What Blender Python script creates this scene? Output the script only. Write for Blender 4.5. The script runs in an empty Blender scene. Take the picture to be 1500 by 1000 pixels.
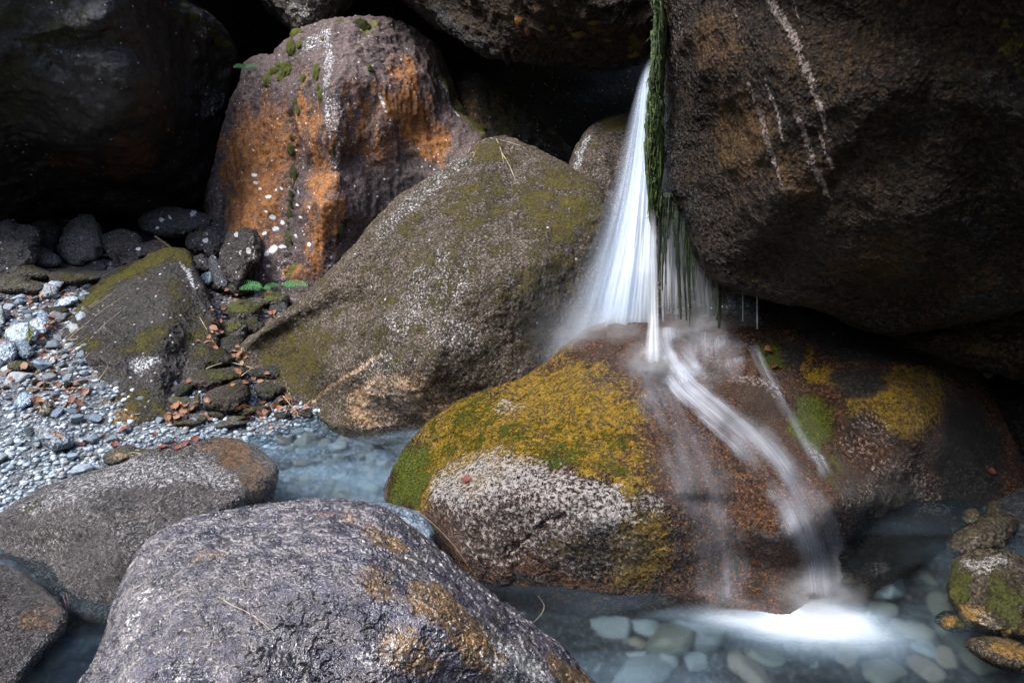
import bpy, bmesh, math, random
import numpy as np
from mathutils import Vector, Matrix

# ------------------------------------------------------------------ camera, sky, sun, exposure
sc = bpy.context.scene
COL = sc.collection
F = 1000.0                                   # focal length in pixels of the 1500 px wide frame (24 mm lens)
PITCH = math.atan(0.35)
CP, SP = math.cos(PITCH), math.sin(PITCH)
EYE = np.array([0.0, 0.0, 1.6])
cd = bpy.data.cameras.new('camera')
cd.lens = 24.0; cd.sensor_width = 36.0; cd.sensor_fit = 'HORIZONTAL'
cd.clip_start = 0.05; cd.clip_end = 500
cam = bpy.data.objects.new('camera', cd); COL.objects.link(cam)
cam.location = EYE; cam.rotation_euler = (math.pi / 2 - PITCH, 0, 0)
sc.camera = cam

SUN_EL, SUN_AZ = math.radians(60), math.radians(240)    # azimuth clockwise from +Y: behind the camera, to its left
w = bpy.data.worlds.new('World'); sc.world = w; w.use_nodes = True
wn = w.node_tree.nodes; wl = w.node_tree.links
sky = wn.new('ShaderNodeTexSky'); sky.sky_type = 'NISHITA'; sky.sun_disc = False
sky.sun_elevation = SUN_EL; sky.sun_rotation = SUN_AZ
sky.dust_density = 2.0; sky.ozone_density = 1.0; sky.air_density = 1.0
wl.new(sky.outputs[0], wn['Background'].inputs[0]); wn['Background'].inputs[1].default_value = 0.14
sl = bpy.data.lights.new('sun', 'SUN'); sl.energy = 1.5; sl.angle = math.radians(26); sl.color = (1, 0.98, 0.94)
so = bpy.data.objects.new('sun', sl); COL.objects.link(so)
sd = Vector((math.sin(SUN_AZ) * math.cos(SUN_EL), math.cos(SUN_AZ) * math.cos(SUN_EL), math.sin(SUN_EL)))
so.rotation_euler = (-sd).to_track_quat('-Z', 'Y').to_euler(); so.location = sd * 20
sc.view_settings.view_transform = 'Standard'; sc.view_settings.look = 'None'
sc.view_settings.exposure = 2.0; sc.view_settings.gamma = 1.0
sc.cycles.use_denoising = True
sc.cycles.max_bounces = 10; sc.cycles.transparent_max_bounces = 40
sc.cycles.transmission_bounces = 6

# ------------------------------------------------------------------ pixel <-> place
def ray(px, py):
    x = (np.asarray(px, float) - 750) / F; v = (500 - np.asarray(py, float)) / F
    return np.stack([x, CP + v * SP, -SP + v * CP], -1)
def at(px, py, Y):
    d = ray(px, py); t = np.asarray(Y, float) / d[..., 1]
    return EYE + d * t[..., None]
def gY(py, z=0.0):
    d = ray(750, py); return float(d[1] * (z - EYE[2]) / d[2])

# ------------------------------------------------------------------ noise (numpy Perlin)
def _hash(ix, iy, iz, seed):
    h = (ix.astype(np.uint32) * np.uint32(374761393) + iy.astype(np.uint32) * np.uint32(668265263)
         + iz.astype(np.uint32) * np.uint32(2147483647) + np.uint32((seed * 974634777) & 0xffffffff))
    h = (h ^ (h >> np.uint32(13))) * np.uint32(1274126177)
    h = (h ^ (h >> np.uint32(16))) * np.uint32(2246822519)
    return h ^ (h >> np.uint32(13))
_G = np.array([(1,1,0),(-1,1,0),(1,-1,0),(-1,-1,0),(1,0,1),(-1,0,1),(1,0,-1),(-1,0,-1),
               (0,1,1),(0,-1,1),(0,1,-1),(0,-1,-1),(1,1,0),(-1,1,0),(0,-1,1),(0,-1,-1)], float)
def perlin(p, seed=0):
    with np.errstate(over='ignore'):
        i = np.floor(p).astype(np.int64); f = p - i
        i = i & 0xffff
        u = f * f * f * (f * (f * 6 - 15) + 10)
        r = 0
        for dx in (0, 1):
            for dy in (0, 1):
                for dz in (0, 1):
                    g = _G[_hash(i[:, 0] + dx, i[:, 1] + dy, i[:, 2] + dz, seed) & np.uint32(15)]
                    dot = g[:, 0] * (f[:, 0] - dx) + g[:, 1] * (f[:, 1] - dy) + g[:, 2] * (f[:, 2] - dz)
                    wx = u[:, 0] if dx else 1 - u[:, 0]
                    wy = u[:, 1] if dy else 1 - u[:, 1]
                    wz = u[:, 2] if dz else 1 - u[:, 2]
                    r = r + dot * wx * wy * wz
    return r
def fbm(p, scale, octv=4, seed=0, rough=0.5, kind='fbm'):
    p = np.asarray(p, float) * scale; a = 1.0; s = 0
    for o in range(octv):
        n = perlin(p + 17.3 * o, seed + o * 7)
        if kind == 'ridge': n = 1 - 2.6 * np.abs(n) - 0.35
        if kind == 'billow': n = 2 * np.abs(n) - 0.35
        s = s + a * n; a *= rough; p = p * 2.03
    return s
def sstep(a, b, x):
    t = np.clip((x - a) / (b - a), 0, 1); return t * t * (3 - 2 * t)

# ------------------------------------------------------------------ object helpers
def tag(o, label=None, cat=None, group=None, kind=None):
    if label: o['label'] = label
    if cat: o['category'] = cat
    if group: o['group'] = group
    if kind: o['kind'] = kind
    return o
def mesh_np(name, V, faces, mat=None, attrs=None, smooth=True, uv=None):
    """faces: (n,3) or (n,4) array, or a list of such arrays"""
    me = bpy.data.meshes.new(name)
    fl = faces if isinstance(faces, list) else [faces]
    fl = [np.asarray(f, np.int32) for f in fl if len(f)]
    V = np.asarray(V, np.float32)
    loops = np.concatenate([f.ravel() for f in fl]); sizes = np.concatenate([np.full(len(f), f.shape[1], np.int32) for f in fl])
    starts = np.concatenate([[0], np.cumsum(sizes)[:-1]]).astype(np.int32)
    me.vertices.add(len(V)); me.vertices.foreach_set('co', V.ravel())
    me.loops.add(len(loops)); me.loops.foreach_set('vertex_index', loops)
    me.polygons.add(len(sizes)); me.polygons.foreach_set('loop_start', starts)
    me.update(calc_edges=True)
    if smooth: me.polygons.foreach_set('use_smooth', np.ones(len(sizes), bool))
    for k, a in (attrs or {}).items():
        at_ = me.attributes.new(k, 'FLOAT', 'POINT'); at_.data.foreach_set('value', np.asarray(a, np.float32))
    if uv is not None:
        l = me.uv_layers.new(name='flow'); l.data.foreach_set('uv', np.asarray(uv, np.float32)[loops].ravel())
    if mat: me.materials.append(mat)
    me.validate()
    return me
def obj(name, me, parent=None, loc=(0, 0, 0)):
    o = bpy.data.objects.new(name, me); COL.objects.link(o); o.location = loc
    if parent: o.parent = parent
    return o
_ico = {}
def ico(sub):
    if sub not in _ico:
        bm = bmesh.new(); bmesh.ops.create_icosphere(bm, subdivisions=sub, radius=1)
        V = np.array([v.co[:] for v in bm.verts]); V /= np.linalg.norm(V, axis=1)[:, None]
        Fc = np.array([[v.index for v in f.verts] for f in bm.faces], np.int32); bm.free()
        _ico[sub] = (V, Fc)
    return _ico[sub]
def normals(V, Fc):
    a, b, c = V[Fc[:, 0]], V[Fc[:, 1]], V[Fc[:, 2]]; n = np.cross(b - a, c - a); N = np.zeros_like(V)
    for k in range(3):
        for j in range(3): N[:, j] += np.bincount(Fc[:, k], n[:, j], len(V))
    return N / (np.linalg.norm(N, axis=1)[:, None] + 1e-12)
def tube(P, R, n=6):
    P = np.asarray(P, float); R = np.broadcast_to(np.asarray(R, float), (len(P),))
    T = np.gradient(P, axis=0); T /= np.linalg.norm(T, axis=1)[:, None] + 1e-9
    a = np.where(np.abs(T[:, 2:3]) > .9, [[1., 0, 0]], [[0, 0, 1.]])
    U = np.cross(T, a); U /= np.linalg.norm(U, axis=1)[:, None] + 1e-9; W = np.cross(T, U)
    th = np.linspace(0, 2 * np.pi, n, endpoint=False)
    V = P[:, None] + R[:, None, None] * (np.cos(th)[None, :, None] * U[:, None] + np.sin(th)[None, :, None] * W[:, None])
    V = V.reshape(-1, 3); q = []
    for i in range(len(P) - 1):
        for k in range(n): q.append((i * n + k, i * n + (k + 1) % n, (i + 1) * n + (k + 1) % n, (i + 1) * n + k))
    V = np.vstack([V, P[:1], P[-1:]]); c0, c1 = len(V) - 2, len(V) - 1; L = (len(P) - 1) * n
    t = [(c0, (k + 1) % n, k) for k in range(n)] + [(c1, L + k, L + (k + 1) % n) for k in range(n)]
    return V, np.array(q, np.int32), np.array(t, np.int32)
class Join:
    def __init__(s): s.V = []; s.q = []; s.t = []; s.n = 0
    def add(s, V, *fs):
        for f in fs:
            f = np.asarray(f, np.int32)
            if len(f) == 0: continue
            (s.q if f.shape[1] == 4 else s.t).append(f + s.n)
        s.V.append(V); s.n += len(V)
    def mesh(s, name, mat, **k):
        fl = []
        if s.q: fl.append(np.vstack(s.q))
        if s.t: fl.append(np.vstack(s.t))
        return mesh_np(name, np.vstack(s.V), fl, mat, **k)

# ------------------------------------------------------------------ materials
class NT:
    def __init__(s, name):
        s.m = bpy.data.materials.new(name); s.m.use_nodes = True
        s.t = s.m.node_tree; s.N = s.t.nodes; s.N.clear()
        s.out = s.N.new('ShaderNodeOutputMaterial')
    def n(s, typ, ins=None, **props):
        d = s.N.new('ShaderNode' + typ)
        for k, v in props.items(): setattr(d, k, v)
        for k, v in (ins or {}).items(): s.set(d.inputs[k], v)
        return d
    def set(s, sock, v):
        if isinstance(v, bpy.types.NodeSocket): s.t.links.new(v, sock)
        elif isinstance(v, bpy.types.Node): s.t.links.new(v.outputs[0], sock)
        else:
            if isinstance(v, (tuple, list)) and len(v) == 3 and sock.type == 'RGBA': v = (*v, 1)
            sock.default_value = v
    def math(s, op, a, b=None, c=None, clamp=False):
        d = s.N.new('ShaderNodeMath'); d.operation = op; d.use_clamp = clamp
        for i, v in enumerate((a, b, c)):
            if v is not None: s.set(d.inputs[i], v)
        return d.outputs[0]
    def mix(s, f, a, b, mode='MIX'):
        d = s.N.new('ShaderNodeMix'); d.data_type = 'RGBA'; d.blend_type = mode; d.clamp_factor = True
        s.set(d.inputs[0], f); s.set(d.inputs[6], a); s.set(d.inputs[7], b); return d.outputs[2]
    def step(s, x, lo, hi, a=0., b=1.):
        d = s.N.new('ShaderNodeMapRange'); d.interpolation_type = 'SMOOTHSTEP'
        s.set(d.inputs[0], x); s.set(d.inputs[1], lo); s.set(d.inputs[2], hi); s.set(d.inputs[3], a); s.set(d.inputs[4], b)
        return d.outputs[0]
    def noise(s, vec, scale, detail=4, rough=.55, dist=0.):
        d = s.n('TexNoise', {'Vector': vec, 'Scale': scale, 'Detail': detail, 'Roughness': rough, 'Distortion': dist})
        return d.outputs[0]
    def attr(s, name): return s.n('Attribute', attribute_name=name).outputs['Fac']
    def coord(s, scale=None, rot=None):
        c = s.n('TexCoord').outputs['Object']
        if scale is None and rot is None: return c
        mp = s.n('Mapping', {'Vector': c})
        if rot: mp.inputs['Rotation'].default_value = rot
        if scale: mp.inputs['Scale'].default_value = scale
        return mp.outputs[0]

def rock(name, dark=(.03,.028,.027), mid=(.12,.11,.10), light=(.32,.30,.28), grain=75, gmix=.55, contrast=.09,
         rough=.62, wetrough=.2, bump=.6, bscale=22, moss=(.045,.05,.010), moss2=(.12,.10,.02), stain=(.33,.13,.03), stain2=(.20,.10,.04),
         pale=(.62,.64,.66), speck=.0, speckcol=(.6,.6,.6), spec=.5, stretch=None, objrand=0., wrinkle=.3, flake=0., plates=0, edgek=.4, fscale=55, fcol=(.55,.5,.46), coat=0., stk=1.1, drops=0.):
    M = NT(name); co = M.coord(); cs = M.coord(stretch) if stretch else co
    if objrand:
        r = M.n('ObjectInfo').outputs['Random']
        off = M.n('VectorMath', {0: co, 1: M.n('CombineXYZ', {0: M.math('MULTIPLY', r, 37.), 1: M.math('MULTIPLY', r, 91.)}).outputs[0]}).outputs[0]
        co = off; cs = off if not stretch else cs
    big = M.noise(cs, 2.6, 6, .6)
    med = M.noise(cs, 14, 6, .65, .4)
    g = M.noise(co, grain, 4, .75)
    g2 = M.noise(co, grain * 3.1, 2, .6)
    gg = M.math('ADD', M.math('MULTIPLY', g, .62), M.math('MULTIPLY', g2, .38))
    # patches then granite grain
    pm = M.step(M.math('ADD', M.math('MULTIPLY', big, .5), M.math('MULTIPLY', med, .5)), .36, .64)
    base = M.mix(pm, dark, mid)
    gl = M.step(gg, .5, .5 + contrast)
    base = M.mix(M.math('MULTIPLY', gl, gmix), base, light)
    gd = M.step(gg, .5 - contrast, .5 - contrast * .2, 1., 0.)
    base = M.mix(M.math('MULTIPLY', gd, .8), base, tuple(c * .35 for c in dark))
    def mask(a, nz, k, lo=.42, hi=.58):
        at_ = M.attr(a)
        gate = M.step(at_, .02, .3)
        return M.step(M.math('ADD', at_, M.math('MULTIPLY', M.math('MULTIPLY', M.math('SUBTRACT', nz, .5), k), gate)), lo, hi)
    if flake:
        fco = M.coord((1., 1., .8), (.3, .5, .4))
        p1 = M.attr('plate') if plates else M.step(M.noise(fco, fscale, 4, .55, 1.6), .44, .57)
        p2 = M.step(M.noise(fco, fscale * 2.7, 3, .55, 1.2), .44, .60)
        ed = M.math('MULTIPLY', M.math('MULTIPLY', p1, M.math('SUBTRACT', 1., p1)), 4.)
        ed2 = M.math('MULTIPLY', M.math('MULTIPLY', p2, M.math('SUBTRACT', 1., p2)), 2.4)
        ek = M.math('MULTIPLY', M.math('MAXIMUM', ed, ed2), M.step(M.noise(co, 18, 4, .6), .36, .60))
        base = M.mix(M.math('MULTIPLY', ek, flake * edgek), base, fcol)  # light plate edges: rim highlights painted into the colour
        base = M.mix(M.math('MULTIPLY', M.math('SUBTRACT', 1., p1), flake * .8), base, tuple(c * .4 for c in dark))  # cracks between plates darkened in colour, as crease shade
    # stain
    sn = M.math('ADD', M.math('MULTIPLY', M.noise(cs, 9, 7, .7, .3), .5), M.math('MULTIPLY', M.noise(cs, 30, 4, .65), .5))
    sf = mask('stain', M.math('ADD', M.math('MULTIPLY', sn, .6), M.math('MULTIPLY', gg, .4)), stk * 2.6, .22, .62)
    scol = M.mix(M.step(M.noise(cs, 24, 5, .7), .4, .62), stain, stain2)
    scol = M.mix(M.math('MULTIPLY', gl, .45), scol, tuple(min(1, c * 1.9) for c in stain))
    scol = M.mix(M.math('MULTIPLY', gd, .85), scol, tuple(c * .25 for c in stain2))
    base = M.mix(M.math('MULTIPLY', sf, .9), base, scol)
    # pale lichen / bare rock / painted sheen and glints on wet rock
    pn = M.math('ADD', M.math('MULTIPLY', M.noise(co, 70, 6, .72), .5), M.math('MULTIPLY', gg, .5))
    pf = mask('pale', pn, 4.2, .34, .74)
    base = M.mix(pf, base, M.mix(M.math('MAXIMUM', gd, M.step(M.noise(co, grain * .7, 4, .7), .40, .47, .8, 0.)), pale, tuple(c * .3 for c in pale)))
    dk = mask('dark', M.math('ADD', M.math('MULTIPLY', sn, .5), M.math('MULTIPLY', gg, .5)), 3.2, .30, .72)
    base = M.mix(M.math('MULTIPLY', dk, .93), base, M.mix(gl, (.006, .006, .006), (.09, .085, .08)))  # grey specks in the dark film stand in for glints
    # dense lichen spots
    lf = mask('lichen', M.noise(co, 60, 5, .7), 1.1, .40, .56)
    base = M.mix(lf, base, M.mix(M.math('MULTIPLY', gl, .6), (.55, .58, .6), (.85, .86, .86)))
    if speck:
        vs = M.n('TexVoronoi', {'Vector': co, 'Scale': 34.}); vs.inputs['Randomness'].default_value = 1
        vr = M.n('SeparateColor', {0: vs.outputs['Color']})
        k = M.math('MULTIPLY', M.step(vs.outputs['Distance'], .12, .32, 1., 0.), M.step(vr.outputs[0], 1 - speck, 1 - speck + .02))
        k = M.math('MULTIPLY', k, M.step(M.noise(co, 60, 3, .6), .38, .5))
        base = M.mix(k, base, speckcol)
    # moss
    mn = M.math('ADD', M.math('MULTIPLY', M.noise(co, 12, 6, .7), .5), M.math('MULTIPLY', M.noise(co, 95, 4, .7), .5))
    mf = mask('moss', mn, 4.2, .36, .68)
    mcol = M.mix(M.step(M.noise(co, 120, 4, .7), .42, .62), moss, moss2)
    base = M.mix(mf, base, mcol)
    wet = M.math('MINIMUM', M.attr('wet'), 1.)
    base = M.mix(wet, base, M.mix(.55, base, M.mix(1., base, base, 'MULTIPLY')))
    if objrand:
        r1 = M.step(r, 0., 1., .55, 1.5); r2 = M.math('FRACT', M.math('MULTIPLY', r, 13.7))
        base = M.mix(1., base, M.mix(r2, (1.08, .98, .88), (.90, 1., 1.1)), 'MULTIPLY')
        base = M.mix(1., base, M.n('CombineColor', {0: r1, 1: r1, 2: r1}).outputs[0], 'MULTIPLY')
    # height
    h1 = M.noise(co, bscale, 8, .66, wrinkle)
    h2 = M.noise(co, bscale * 5, 5, .65)
    vo = M.n('TexVoronoi', {'Vector': co, 'Scale': bscale * 2.6}, feature='SMOOTH_F1').outputs['Distance']
    h = M.math('ADD', M.math('ADD', M.math('MULTIPLY', h1, 1.), M.math('MULTIPLY', h2, .42)), M.math('MULTIPLY', vo, .35))
    h = M.math('ADD', h, M.math('MULTIPLY', M.math('MULTIPLY', mf, M.noise(co, 170, 3, .7)), .7))
    if flake: h = M.math('ADD', h, M.math('ADD', M.math('MULTIPLY', p1, 0. if plates else flake * .9), M.math('MULTIPLY', p2, flake * .8)))
    if drops:
        vd = M.n('TexVoronoi', {'Vector': co, 'Scale': 62.}, feature='F1').outputs['Distance']
        h = M.math('ADD', h, M.math('MULTIPLY', M.step(vd, .1, .5, 1., 0.), drops))
    bp = M.n('Bump', {'Height': h, 'Strength': bump, 'Distance': .02})
    dryr = M.math('ADD', M.math('MULTIPLY', M.noise(co, 40, 4, .6), .3), rough - .15)
    rg = M.n('Mix'); M.set(rg.inputs[0], M.math('MULTIPLY', wet, M.math('SUBTRACT', 1., M.math('MULTIPLY', mf, .45)))); M.set(rg.inputs[2], dryr); M.set(rg.inputs[3], wetrough)
    b = M.n('BsdfPrincipled', {'Base Color': base, 'Roughness': rg.outputs[0], 'Normal': bp.outputs[0]})
    b.inputs['Specular IOR Level'].default_value = spec
    if coat:
        b.inputs['Coat Weight'].default_value = coat; b.inputs['Coat Roughness'].default_value = .12
        M.set(b.inputs['Coat Normal'], bp.outputs[0])
    M.set(M.out.inputs[0], b.outputs[0])
    return M.m

def simple(name, c1, c2, scale=40, rough=.6, bump=.3, bs=80, trans=0., rand=None):
    M = NT(name); co = M.coord()
    col = M.mix(M.step(M.noise(co, scale, 5, .65), .38, .62), c1, c2)
    if rand:
        r = M.n('ObjectInfo').outputs['Random']
        cr = M.n('ValToRGB', {0: r}); e = cr.color_ramp; e.interpolation = 'CONSTANT'
        while len(e.elements) < len(rand): e.elements.new(1)
        for i, c in enumerate(rand): e.elements[i].position = i / len(rand); e.elements[i].color = (*c, 1)
        col = M.mix(.55, col, cr.outputs[0])
    bp = M.n('Bump', {'Height': M.noise(co, bs, 5, .65), 'Strength': bump, 'Distance': .01})
    b = M.n('BsdfPrincipled', {'Base Color': col, 'Roughness': rough, 'Normal': bp.outputs[0]})
    if trans:
        tr = M.n('BsdfTranslucent', {'Color': col}); mx = M.n('MixShader', {0: trans, 1: b.outputs[0], 2: tr.outputs[0]})
        M.set(M.out.inputs[0], mx.outputs[0])
    else: M.set(M.out.inputs[0], b.outputs[0])
    return M.m

# ------------------------------------------------------------------ boulders
def catmull(P, n=12):
    P = np.asarray(P, float); k = len(P); t = np.linspace(0, 1, n, endpoint=False)[:, None]; out = []
    for i in range(k):
        p0, p1, p2, p3 = P[i - 1], P[i], P[(i + 1) % k], P[(i + 2) % k]
        # centripetal-ish: tangents scaled by the segment length
        d = np.linalg.norm(p2[:2] - p1[:2]); 
        m1 = (p2 - p0) * d / (np.linalg.norm(p2[:2] - p0[:2]) + 1e-6) * .9; m2 = (p3 - p1) * d / (np.linalg.norm(p3[:2] - p1[:2]) + 1e-6) * .9
        out.append((2*t**3 - 3*t**2 + 1) * p1 + (t**3 - 2*t**2 + t) * m1 + (-2*t**3 + 3*t**2) * p2 + (t**3 - t**2) * m2)
    return np.vstack(out)
CH = ('moss', 'stain', 'pale', 'lichen', 'wet', 'dark')
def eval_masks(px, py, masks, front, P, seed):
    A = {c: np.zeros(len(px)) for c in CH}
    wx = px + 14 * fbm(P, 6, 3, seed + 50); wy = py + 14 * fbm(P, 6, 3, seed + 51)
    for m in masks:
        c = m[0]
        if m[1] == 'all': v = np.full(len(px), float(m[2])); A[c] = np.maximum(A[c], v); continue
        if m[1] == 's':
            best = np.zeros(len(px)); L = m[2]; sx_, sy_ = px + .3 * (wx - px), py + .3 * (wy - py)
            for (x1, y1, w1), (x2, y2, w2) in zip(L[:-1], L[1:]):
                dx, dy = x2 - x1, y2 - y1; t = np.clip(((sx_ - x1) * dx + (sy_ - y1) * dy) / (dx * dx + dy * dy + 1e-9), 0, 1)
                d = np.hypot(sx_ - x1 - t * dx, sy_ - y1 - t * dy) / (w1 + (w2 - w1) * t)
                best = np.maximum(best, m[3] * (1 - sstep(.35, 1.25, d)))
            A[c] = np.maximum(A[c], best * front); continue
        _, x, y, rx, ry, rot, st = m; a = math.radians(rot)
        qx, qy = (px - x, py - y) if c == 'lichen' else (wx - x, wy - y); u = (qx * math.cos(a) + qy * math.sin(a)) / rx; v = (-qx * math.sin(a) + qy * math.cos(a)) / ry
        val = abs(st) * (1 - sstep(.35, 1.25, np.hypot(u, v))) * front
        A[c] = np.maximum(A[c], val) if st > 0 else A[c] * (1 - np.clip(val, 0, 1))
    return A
def boulder(name, outline, c, Tf, Tb, mat, ctrl=(), sub=7, e=1.0, disp=((.02, 3, 4, 'fbm'),), masks=(), yc=None, sig=.35, seed=0, parent=None, dense=1, cracks=()):
    S, Fc = ico(sub)
    if dense != 1:                                        # more of the vertices on the side that faces the stream
        ph = np.arccos(np.clip(S[:, 2], -1, 1)); ph2 = np.pi * (ph / np.pi) ** dense; k_ = np.sin(ph2) / np.maximum(np.sin(ph), 1e-6)
        S = np.stack([S[:, 0] * k_, S[:, 1] * k_, np.cos(ph2)], 1)
    sx, sy, sz = S[:, 0], S[:, 1], S[:, 2]
    O = catmull(outline, 14); th = np.arctan2(O[:, 1] - c[1], O[:, 0] - c[0]); R = np.hypot(O[:, 1] - c[1], O[:, 0] - c[0])
    k = np.argsort(th); th, R, YO = th[k], R[k], O[k, 2]
    tg = np.linspace(-np.pi, np.pi, 1441); Rg = np.interp(tg, np.r_[th[-1] - 2*np.pi, th, th[0] + 2*np.pi], np.r_[R[-1], R, R[0]])
    Yg = np.interp(tg, np.r_[th[-1] - 2*np.pi, th, th[0] + 2*np.pi], np.r_[YO[-1], YO, YO[0]])
    ker = np.hanning(15); ker /= ker.sum()
    Rg = np.convolve(np.r_[Rg[-8:-1], Rg, Rg[1:8]], ker, 'valid'); Yg = np.convolve(np.r_[Yg[-8:-1], Yg, Yg[1:8]], ker, 'valid')
    Rf = lambda t: np.interp(t, tg, Rg); Yf = lambda t: np.interp(t, tg, Yg)
    if yc is None: yc = float(YO.mean())
    t = np.arctan2(sy, sx); s = np.hypot(sx, sy)
    px = c[0] + Rf(t) * s * np.cos(t); py = c[1] + Rf(t) * s * np.sin(t)
    def base(t, s, prof, T): return yc + (Yf(t) - yc) * s - T * prof
    prof = np.abs(sz) ** e
    Y = np.where(sz >= 0, base(t, s, prof, Tf), yc + (Yf(t) - yc) * s + Tb * prof)
    if len(ctrl):
        C = np.array(ctrl, float); ct = np.arctan2(C[:, 1] - c[1], C[:, 0] - c[0]); cr = np.hypot(C[:, 1] - c[1], C[:, 0] - c[0]) / Rf(ct); cr = np.minimum(cr, .97)
        res = C[:, 2] - base(ct, cr, np.sqrt(1 - cr ** 2) ** e, Tf)
        q = np.stack([cr * np.cos(ct), cr * np.sin(ct)], 1); tap = lambda r: 1 - r ** 8
        A = np.exp(-((q[:, None] - q[None]) ** 2).sum(-1) / sig ** 2) * tap(cr)[:, None]
        wgt = np.linalg.solve(A + 1e-3 * np.eye(len(q)), res)
        fr = sz > 0; Q = np.stack([s * np.cos(t), s * np.sin(t)], 1)[fr]
        dl = np.zeros(len(Q))
        for qi, wi in zip(q, wgt): dl += wi * np.exp(-((Q - qi) ** 2).sum(-1) / sig ** 2)
        Y[fr] += dl * tap(s[fr])
    Y = np.maximum(Y, .35)
    V = at(px, py, Y); Fc2 = Fc
    N = normals(V, Fc)
    if ((V - V.mean(0)) * N).sum() < 0: Fc2 = Fc[:, ::-1]; N = -N
    for pts, cw, depth in cracks:
        best = np.full(len(px), 9.); wob = 3 * cw * fbm(V, 22, 3, seed + 77)
        for (x1, y1), (x2, y2) in zip(pts[:-1], pts[1:]):
            dx, dy = x2 - x1, y2 - y1; tt = np.clip(((px - x1) * dx + (py - y1) * dy) / (dx * dx + dy * dy), 0, 1)
            best = np.minimum(best, np.abs(np.hypot(px - x1 - tt * dx, py - y1 - tt * dy) + wob) / cw)
        V = V - N * (depth * (1 - sstep(.2, 1.6, best)) * (sz > 0))[:, None]
    plate = np.zeros(len(V)); i_p = 0
    for i, d in enumerate(disp):
        st = d[4] if len(d) > 4 else (1, 1, 1)
        if d[3] == 'plate':                               # raised smooth plates with cracks between them
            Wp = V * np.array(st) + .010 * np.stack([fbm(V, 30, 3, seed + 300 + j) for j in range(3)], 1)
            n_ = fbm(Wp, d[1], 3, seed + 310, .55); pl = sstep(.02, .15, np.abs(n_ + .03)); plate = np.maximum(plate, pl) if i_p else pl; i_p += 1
            V = V + N * (d[0] * (pl * (.75 + .5 * sstep(-.02, .02, n_)) - .8 + .15 * fbm(V, d[1] * 1.7, 2, seed + 320)))[:, None]; continue
        V = V + N * (d[0] * fbm(V * np.array(st), d[1], d[2], seed + 100 + i * 13, .52, d[3]))[:, None]
    A = eval_masks(px, py, masks, (sz > -.25).astype(float), V, seed)
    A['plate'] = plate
    lo = V.min(0); o = np.array([V[:, 0].mean(), V[:, 1].mean(), lo[2]])
    me = mesh_np(name, V - o, Fc2, mat, A)
    return obj(name, me, parent, o)

# ------------------------------------------------------------------ ground and water
def terr(X, Y):
    X = np.asarray(X, float); Y = np.asarray(Y, float)
    d = (X + 1.85) * -.65 + (Y - 2.71) * .76
    a = np.where(d > 0, .17 * np.minimum(d, 2.2) + .06 * np.maximum(d - 2.2, 0), np.maximum(d * .34, -.2))
    d2 = X - 2.0
    b = np.where(d2 > 0, .28 * d2, np.maximum(d2 * .5, -.22))
    P = np.stack([X, Y, np.zeros_like(X)], -1).reshape(-1, 3)
    h = np.maximum(a, b) + (.022 * fbm(P, 2.3, 4, 5)).reshape(X.shape)
    far = np.hypot(X, Y)
    return h + np.maximum(far - 9, 0) * 1.5
def ghit(px, py):
    d = ray(px, py); t = np.linspace(1, 11, 160)
    for _ in range(2):
        P = EYE + d * t[:, None]; k = np.nonzero(P[:, 2] <= terr(P[:, 0], P[:, 1]))[0]
        i = int(k[0]) if len(k) else len(t) - 1
        if i == 0: break
        t = np.linspace(t[i - 1], t[i], 24)
    return EYE + d * t[i if i < len(t) else -1]

rng = np.random.default_rng(7); random.seed(7)
# ------------------------------------------------------------------ rock materials
MR = {}
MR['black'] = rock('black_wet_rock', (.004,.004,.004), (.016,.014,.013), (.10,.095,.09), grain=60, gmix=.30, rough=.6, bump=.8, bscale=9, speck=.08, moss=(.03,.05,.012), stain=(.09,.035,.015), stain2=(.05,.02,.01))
MR['orange'] = rock('lichen_stained_rock', (.030,.019,.018), (.088,.058,.054), (.32,.25,.23), grain=75, gmix=.4, rough=.75, bump=.55, bscale=18,
    moss=(.07,.08,.008), moss2=(.14,.12,.012), stain=(.30,.115,.018), stain2=(.15,.062,.022), speck=.13, stretch=(1, 1, .17), stk=1.25)
MR['grey'] = rock('grey_brown_granite', (.018,.0125,.008), (.064,.046,.031), (.38,.32,.26), grain=85, gmix=.55, spec=.3, rough=.6, bump=.95, bscale=26,
    moss=(.05,.042,.006), moss2=(.12,.095,.015), stain=(.42,.28,.17), stain2=(.25,.16,.09), speck=.03)
MR['mossy'] = rock('mossy_dark_granite', (.008,.007,.006), (.025,.021,.019), (.22,.20,.19), grain=85, gmix=.4, spec=.3, rough=.62, bump=.9, bscale=24,
    moss=(.035,.034,.006), moss2=(.13,.11,.012), stain=(.20,.12,.04), stain2=(.10,.06,.02), speck=.16)
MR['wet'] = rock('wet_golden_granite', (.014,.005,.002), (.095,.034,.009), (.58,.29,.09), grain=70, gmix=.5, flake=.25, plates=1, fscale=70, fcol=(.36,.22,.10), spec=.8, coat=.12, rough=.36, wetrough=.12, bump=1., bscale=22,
    moss=(.06,.10,.003), moss2=(.22,.23,.006), stain=(.37,.25,.008), stain2=(.17,.11,.005), pale=(.58,.545,.52), stk=1.4)
MR['purple'] = rock('wet_wrinkled_rock', (.012,.0105,.016), (.056,.052,.092), (.40,.37,.38), flake=1., plates=1, edgek=.62, fscale=30, fcol=(.62,.56,.52), grain=95, gmix=.14, rough=.35, wetrough=.11, spec=1., coat=.4, bump=.5, bscale=34, wrinkle=.8,  # bluish violet tones carry the sky sheen of the wet plates
    moss=(.05,.05,.01), moss2=(.13,.10,.02), stain=(.27,.155,.045), stain2=(.12,.07,.022), pale=(.60,.58,.55))
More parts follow.
